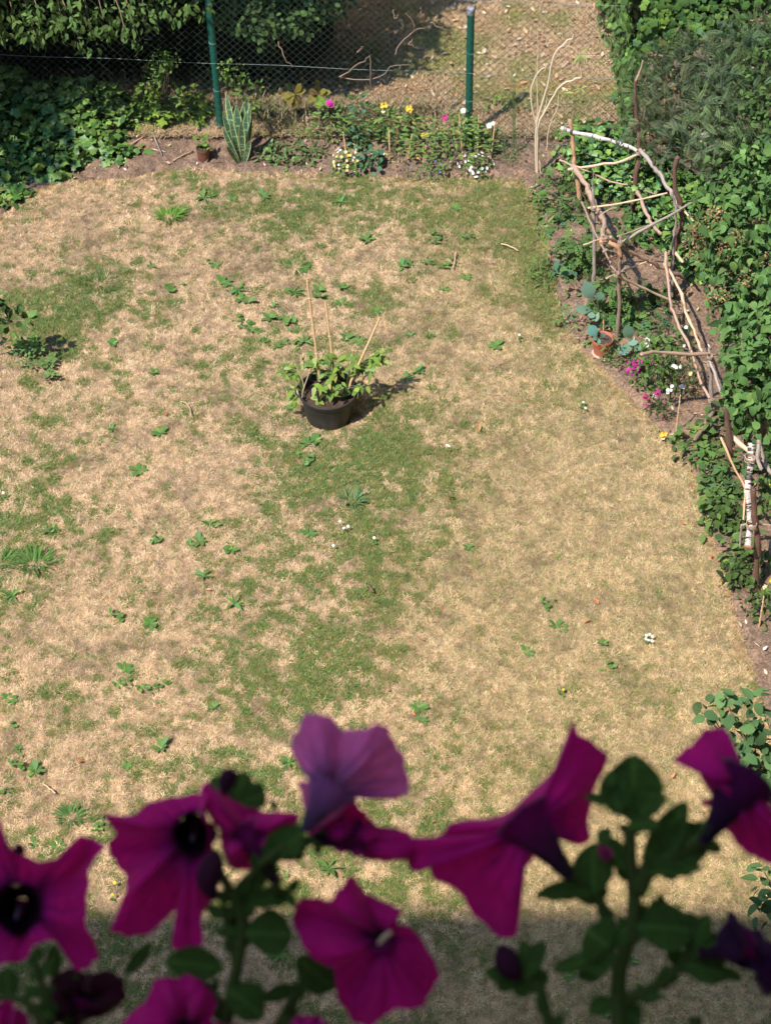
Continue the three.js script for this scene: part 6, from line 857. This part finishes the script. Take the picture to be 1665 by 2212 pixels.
{ // middle plant
  const t = thing('petunia', 'petunia plant in the middle with the pale lilac backed bloom on top', 'petunia', [0, 0, 0], 'petunias on the balcony');
  bloom(t, { K: KB, c: [560, 610], dz: 0.006, m: paleM, rim: [[345, 245], [385, 165], [425, 118], [520, 130], [590, 175], [640, 235], [700, 240], [780, 215], [870, 198], [945, 240], [975, 330], [1035, 440], [1062, 575], [1035, 640], [960, 665], [885, 635], [830, 578], [760, 605], [700, 670], [640, 800], [520, 850], [430, 850], [400, 800], [375, 630], [362, 565], [440, 550], [440, 490], [355, 450], [310, 330]], rimDz: (u) => -0.018 + 0.008 * Math.sin(u * 31), bulge: 0.012, tube: [405, 860, -0.004, KB, 0.016, funnelPale] });
  bloom(t, { K: KB, c: [700, 900], z: Z + 0.01, rim: [[420, 900], [520, 830], [640, 720], [745, 720], [790, 760], [900, 855], [1055, 895], [1130, 990], [1110, 1050], [960, 1080], [860, 1040], [780, 1015], [680, 1015], [600, 970], [520, 935]], bulge: 0.012, rimDz: (u) => 0.006 * Math.sin(u * 19), tube: [450, 905, -0.01] });
  bloom(t, { K: KB, c: [880, 1520], dz: -0.006, rim: [[610, 1230], [680, 1148], [735, 1180], [790, 1250], [880, 1290], [1010, 1360], [985, 1440], [1060, 1465], [1150, 1560], [1225, 1690], [1245, 1810], [1180, 1915], [1120, 1985], [960, 1985], [885, 2040], [830, 2080], [700, 2070], [610, 1920], [588, 1730], [550, 1715], [410, 1625], [350, 1500], [328, 1350], [370, 1288], [490, 1278], [570, 1300]], rimDz: (u) => 0.011 * Math.sin(u * 25 + 2), bulge: 0.008, ruffle: 0.005, tube: [900, 1700, 0.04] });
  for (const [x, y] of [[920, 1510], [895, 1530]]) part(t, 'stamen', new MB().tube([C(KB(870, 1560), Z - 0.012), C(KB(x, y), Z - 0.018), C(KB(x + 18, y - 14), Z - 0.02)], 0.0013, 6).geo(), mat([0.6, 0.52, 0.4], 0.8));
  pLeaf(t, KB, [380, 820], [130, 1060], 150, { da: 0.012, db: 0.012 }); pLeaf(t, KB, [400, 860], [220, 1010], 160, { da: 0.016, db: 0.014 }); pLeaf(t, KB, [420, 930], [300, 1040], 100, { da: 0.012 }); pLeaf(t, KB, [440, 920], [520, 1010], 60, { da: 0.006 }); pLeaf(t, KB, [60, 700], [130, 560], 110, { da: -0.03, db: -0.03 }); pLeaf(t, KB, [240, 740], [190, 660], 40, { da: -0.02, db: -0.02 });
  pStalk(t, [[KB, -40, 1420, -0.01], [KB, 60, 1150, 0.004], [KB, 200, 1010, 0.01], [KB, 400, 890, 0.01]], 0.0024);
  pStalk(t, [[KB, 240, 2100, -0.02], [KB, 420, 1800, -0.02], [KB, 620, 1750, -0.03], [KB, 880, 1720, -0.03]], 0.003);
  pLeaf(t, KB, [600, 1850], [360, 1660], 190, { da: -0.02, db: -0.015 }); pLeaf(t, KB, [380, 1760], [600, 1830], 160, { da: -0.025, db: -0.03 }); pLeaf(t, KB, [130, 1920], [360, 1830], 90, { da: -0.02, db: -0.02 }); pLeaf(t, KB, [0, 1800], [120, 2000], 170); pLeaf(t, KB, [300, 2080], [320, 1930], 90, { da: -0.03, db: -0.03 });
  bloom(t, { K: KB, c: [420, 2140], z: Z - 0.02, rim: [[320, 2060], [400, 2025], [500, 2035], [570, 2090], [600, 2200], [330, 2240]], bulge: 0.005, tube: [430, 2230, 0.02] });
}
{ // the wide bloom and the right plant
  const t = thing('petunia', 'petunia plant right of centre with a wide magenta bloom and tall dark leafy stem', 'petunia', [0, 0, 0], 'petunias on the balcony');
  bloom(t, { K: KC, c: [215, 950], dz: 0.004, rim: [[-330, 1010], [-260, 945], [-150, 925], [-60, 915], [60, 885], [160, 815], [290, 700], [385, 600], [435, 500], [460, 385], [480, 325], [525, 395], [600, 470], [685, 525], [690, 595], [645, 660], [600, 780], [585, 920], [588, 1050], [500, 1085], [455, 960], [425, 830], [395, 770], [345, 775], [310, 840], [310, 920], [285, 1040], [235, 1180], [150, 1270], [128, 1400], [150, 1560], [105, 1655], [20, 1630], [-80, 1540], [-180, 1430], [-270, 1330], [-345, 1300], [-380, 1210], [-400, 1130], [-440, 1230], [-500, 1210], [-570, 1120], [-640, 1050], [-520, 1040], [-400, 1050]], rimDz: (u) => 0.008 * Math.sin(u * 31 + 1) - 0.006, bulge: 0.012, tube: [462, 1265, -0.014, KC, 0.02] });
  pLeaf(t, KC, [820, 930], [850, 530], 300, { da: 0.0, db: 0.0, droop: 0.12 }); pLeaf(t, KC, [760, 900], [690, 620], 150, { da: 0.008, db: 0.004 }); pLeaf(t, KC, [870, 920], [985, 700], 160, { da: 0.006, db: 0.004 }); pLeaf(t, KC, [720, 820], [545, 775], 60, { da: 0.006, db: 0.006 }); pLeaf(t, KC, [880, 880], [1040, 780], 70, { da: 0.004, db: 0.004 });
  pLeaf(t, KC, [790, 960], [1000, 930], 90, { da: 0.012, db: 0.016 }); pLeaf(t, KC, [900, 1280], [1150, 800], 170, { da: 0.004, db: 0.0 }); pLeaf(t, KC, [960, 1180], [1330, 960], 230, { da: 0.006, db: 0.0 }); pLeaf(t, KC, [930, 1240], [1250, 1180], 110, { da: 0.008, db: 0.006 }); pLeaf(t, KC, [960, 1210], [1140, 1280], 60, { da: 0.006 }); pLeaf(t, KC, [600, 1380], [590, 1060], 220, { da: 0.004, db: 0.004 }); pLeaf(t, KC, [590, 1360], [240, 1340], 110, { da: 0.006, db: 0.006 }); pLeaf(t, KC, [800, 1230], [640, 1000], 130, { da: 0.002, db: -0.002 }); pLeaf(t, KC, [850, 1560], [1230, 1560], 250, { da: 0.004, db: 0.008, droop: 0.45 }); pLeaf(t, KC, [840, 1590], [900, 1420], 110); pLeaf(t, KC, [700, 1690], [560, 1580], 250, { da: 0.02, db: 0.02 }); pLeaf(t, KC, [740, 1720], [510, 1760], 190, { da: 0.016, db: 0.02 }); pLeaf(t, KC, [700, 1700], [790, 1560], 100, { da: 0.014, db: 0.014 }); pLeaf(t, KC, [620, 1760], [330, 1810], 90, { da: 0.004, db: 0.0 }); pLeaf(t, KC, [680, 1820], [500, 1850], 110);
  pLeaf(t, KC, [720, 2000], [560, 2070], 100); pLeaf(t, KC, [760, 2050], [900, 2143], 140);
  pLeaf(t, KC, [700, 720], [680, 640], 70, { da: 0.012 });
  pStalk(t, [[KC, 770, 2300], [KC, 745, 2050], [KC, 760, 1800], [KC, 830, 1550], [KC, 845, 1330], [KC, 820, 1150], [KC, 818, 960]], 0.0042);
  pStalk(t, [[KC, 730, 1640], [KC, 690, 1520], [KC, 630, 1390], [KC, 560, 1310], [KC, 470, 1270]], 0.003); pStalk(t, [[KC, 850, 1360], [KC, 930, 1220], [KC, 1080, 1130], [KC, 1260, 1030]], 0.005);
  pStalk(t, [[KC, 750, 2010], [KC, 920, 1950], [KC, 1080, 1830], [KC, 1180, 1700]], 0.0032); pStalk(t, [[KC, 800, 1660], [KC, 900, 1560], [KC, 1000, 1500]], 0.004);
  bloom(t, { K: KC, c: [660, 1120], z: Z - 0.01, rim: [[630, 1090], [670, 1080], [715, 1110], [700, 1160], [650, 1165]], bulge: 0.004 });
  pLeaf(t, KC, [620, 1060], [705, 960], 70, { da: 0.012, db: 0.01 });
}
{ // right edge
  const t = thing('petunia', 'petunia plant at the right edge with a violet tubed bloom seen from the side', 'petunia', [0, 0, 0], 'petunias on the balcony');
  bloom(t, { K: KC, c: [1460, 720], dz: 0.004, rim: [[1065, 560], [1180, 505], [1240, 440], [1310, 385], [1370, 365], [1410, 400], [1430, 510], [1490, 630], [1590, 740], [1690, 850], [1780, 1000], [1780, 1200], [1660, 1205], [1560, 1150], [1470, 1080], [1400, 990], [1330, 880], [1265, 850], [1275, 800], [1300, 760], [1245, 670], [1245, 610], [1260, 590], [1190, 555]], rimDz: (u) => 0.008 * Math.sin(u * 25) - 0.006, bulge: 0.014, tube: [1255, 1060, -0.016, KC, 0.02, funnelDark] });
  bloom(t, { K: KC, c: [1500, 1680], z: Z, m: wiltM, rim: [[1265, 1730], [1330, 1640], [1420, 1560], [1410, 1480], [1455, 1490], [1450, 1550], [1530, 1570], [1610, 1590], [1660, 1680], [1740, 1740], [1700, 1960], [1640, 2010], [1570, 1880], [1560, 1780], [1400, 1790]], bulge: 0.016, ruffle: 0.005, rimDz: (u) => 0.01 * Math.sin(u * 25), tube: [1230, 1720, -0.004] });
  pLeaf(t, KC, [1100, 1780], [1430, 1840], 180, { da: 0.002, db: 0.004 }); pLeaf(t, KC, [1180, 1700], [1290, 1490], 110, { da: 0.0, db: 0.0 }); pLeaf(t, KC, [1150, 1720], [1340, 1600], 150, { da: 0.0, db: 0.0 }); pLeaf(t, KC, [1350, 1800], [1500, 1890], 60); pLeaf(t, KC, [1120, 1480], [1230, 1620], 120); pLeaf(t, KC, [1140, 1780], [1040, 1690], 90);
  pStalk(t, [[KC, 900, 1960, -0.01], [KC, 1080, 1830, -0.004], [KC, 1190, 1750, 0], [KC, 1250, 1720, 0]], 0.0026); pStalk(t, [[KC, 1010, 1180, -0.01], [KC, 1150, 1110, -0.01], [KC, 1260, 1060, -0.01]], 0.003);
}
{ // small shoot below the wide bloom
  const t = thing('petunia', 'small budding petunia shoot below the wide magenta bloom', 'petunia', [0, 0, 0], 'petunias on the balcony');
  pStalk(t, [[KC, 350, 2250], [KC, 310, 2050], [KC, 270, 1920], [KC, 180, 1860], [KC, 80, 1850]], 0.0028);
  pLeaf(t, KC, [200, 1880], [290, 1590], 100, { da: 0.004, db: 0.0, droop: 0.5 }); pLeaf(t, KC, [270, 1920], [170, 1640], 110, { da: 0.0, db: 0.0 }); pLeaf(t, KC, [120, 1860], [-60, 1830], 90); pLeaf(t, KC, [150, 1880], [10, 1930], 80); pLeaf(t, KC, [230, 1900], [110, 1960], 100); pLeaf(t, KC, [350, 2110], [420, 2160], 90);
  part(t, 'bud', new MB().tube(curve([C(KC(150, 1870), Z), C(KC(95, 1800), Z - 0.004), C(KC(60, 1720), Z), C(KC(40, 1680), Z)], 8), (u) => 0.001 + 0.006 * Math.sin(Math.min(1, 0.1 + u) * 2.8), 12).geo(), tubeM);
}
for (const [x, xb] of [[90, 150], [488, 470], [620, 640], [1338, 1330], [1500, 1520], [1190, 1200]]) { const t = scene.children.filter((o) => o.name.startsWith('petunia'))[[90, 488, 620, 1338, 1500, 1190].indexOf(x)]; const I = (a, b) => [a, b]; pStalk(t, [[I, x, 2195, -0.01], [I, (x + xb) / 2, 2400, 0], [I, xb, 2660, 0.0]], 0.0035); }
{ // the box they root in, just below the frame
  const a = C([832, 2640], Z + 0.02), t = thing('flower_box', 'long window box holding the petunias on the balcony rail', 'planter', [0, a.y - 0.02, a.z]), bx = (w, h, d, x, y, z) => { const g = new THREE.BoxGeometry(w, h, d); g.translate(x, y, z); return g; }, m = mat([0.06, 0.05, 0.045], 0.6);
  part(t, 'side_panel', bx(1.0, 0.16, 0.008, 0, -0.08, -0.08), m); part(t, 'side_panel', bx(1.0, 0.16, 0.008, 0, -0.08, 0.08), m); part(t, 'end_panel', bx(0.008, 0.16, 0.15, -0.496, -0.08, 0), m); part(t, 'end_panel', bx(0.008, 0.16, 0.15, 0.496, -0.08, 0), m); part(t, 'base', bx(0.98, 0.008, 0.15, 0, -0.15, 0), m);
  part(t, 'soil', bx(0.98, 0.1, 0.15, 0, -0.09, 0), mat([0.04, 0.03, 0.025], 1));
}

renderer.render(scene, camera);
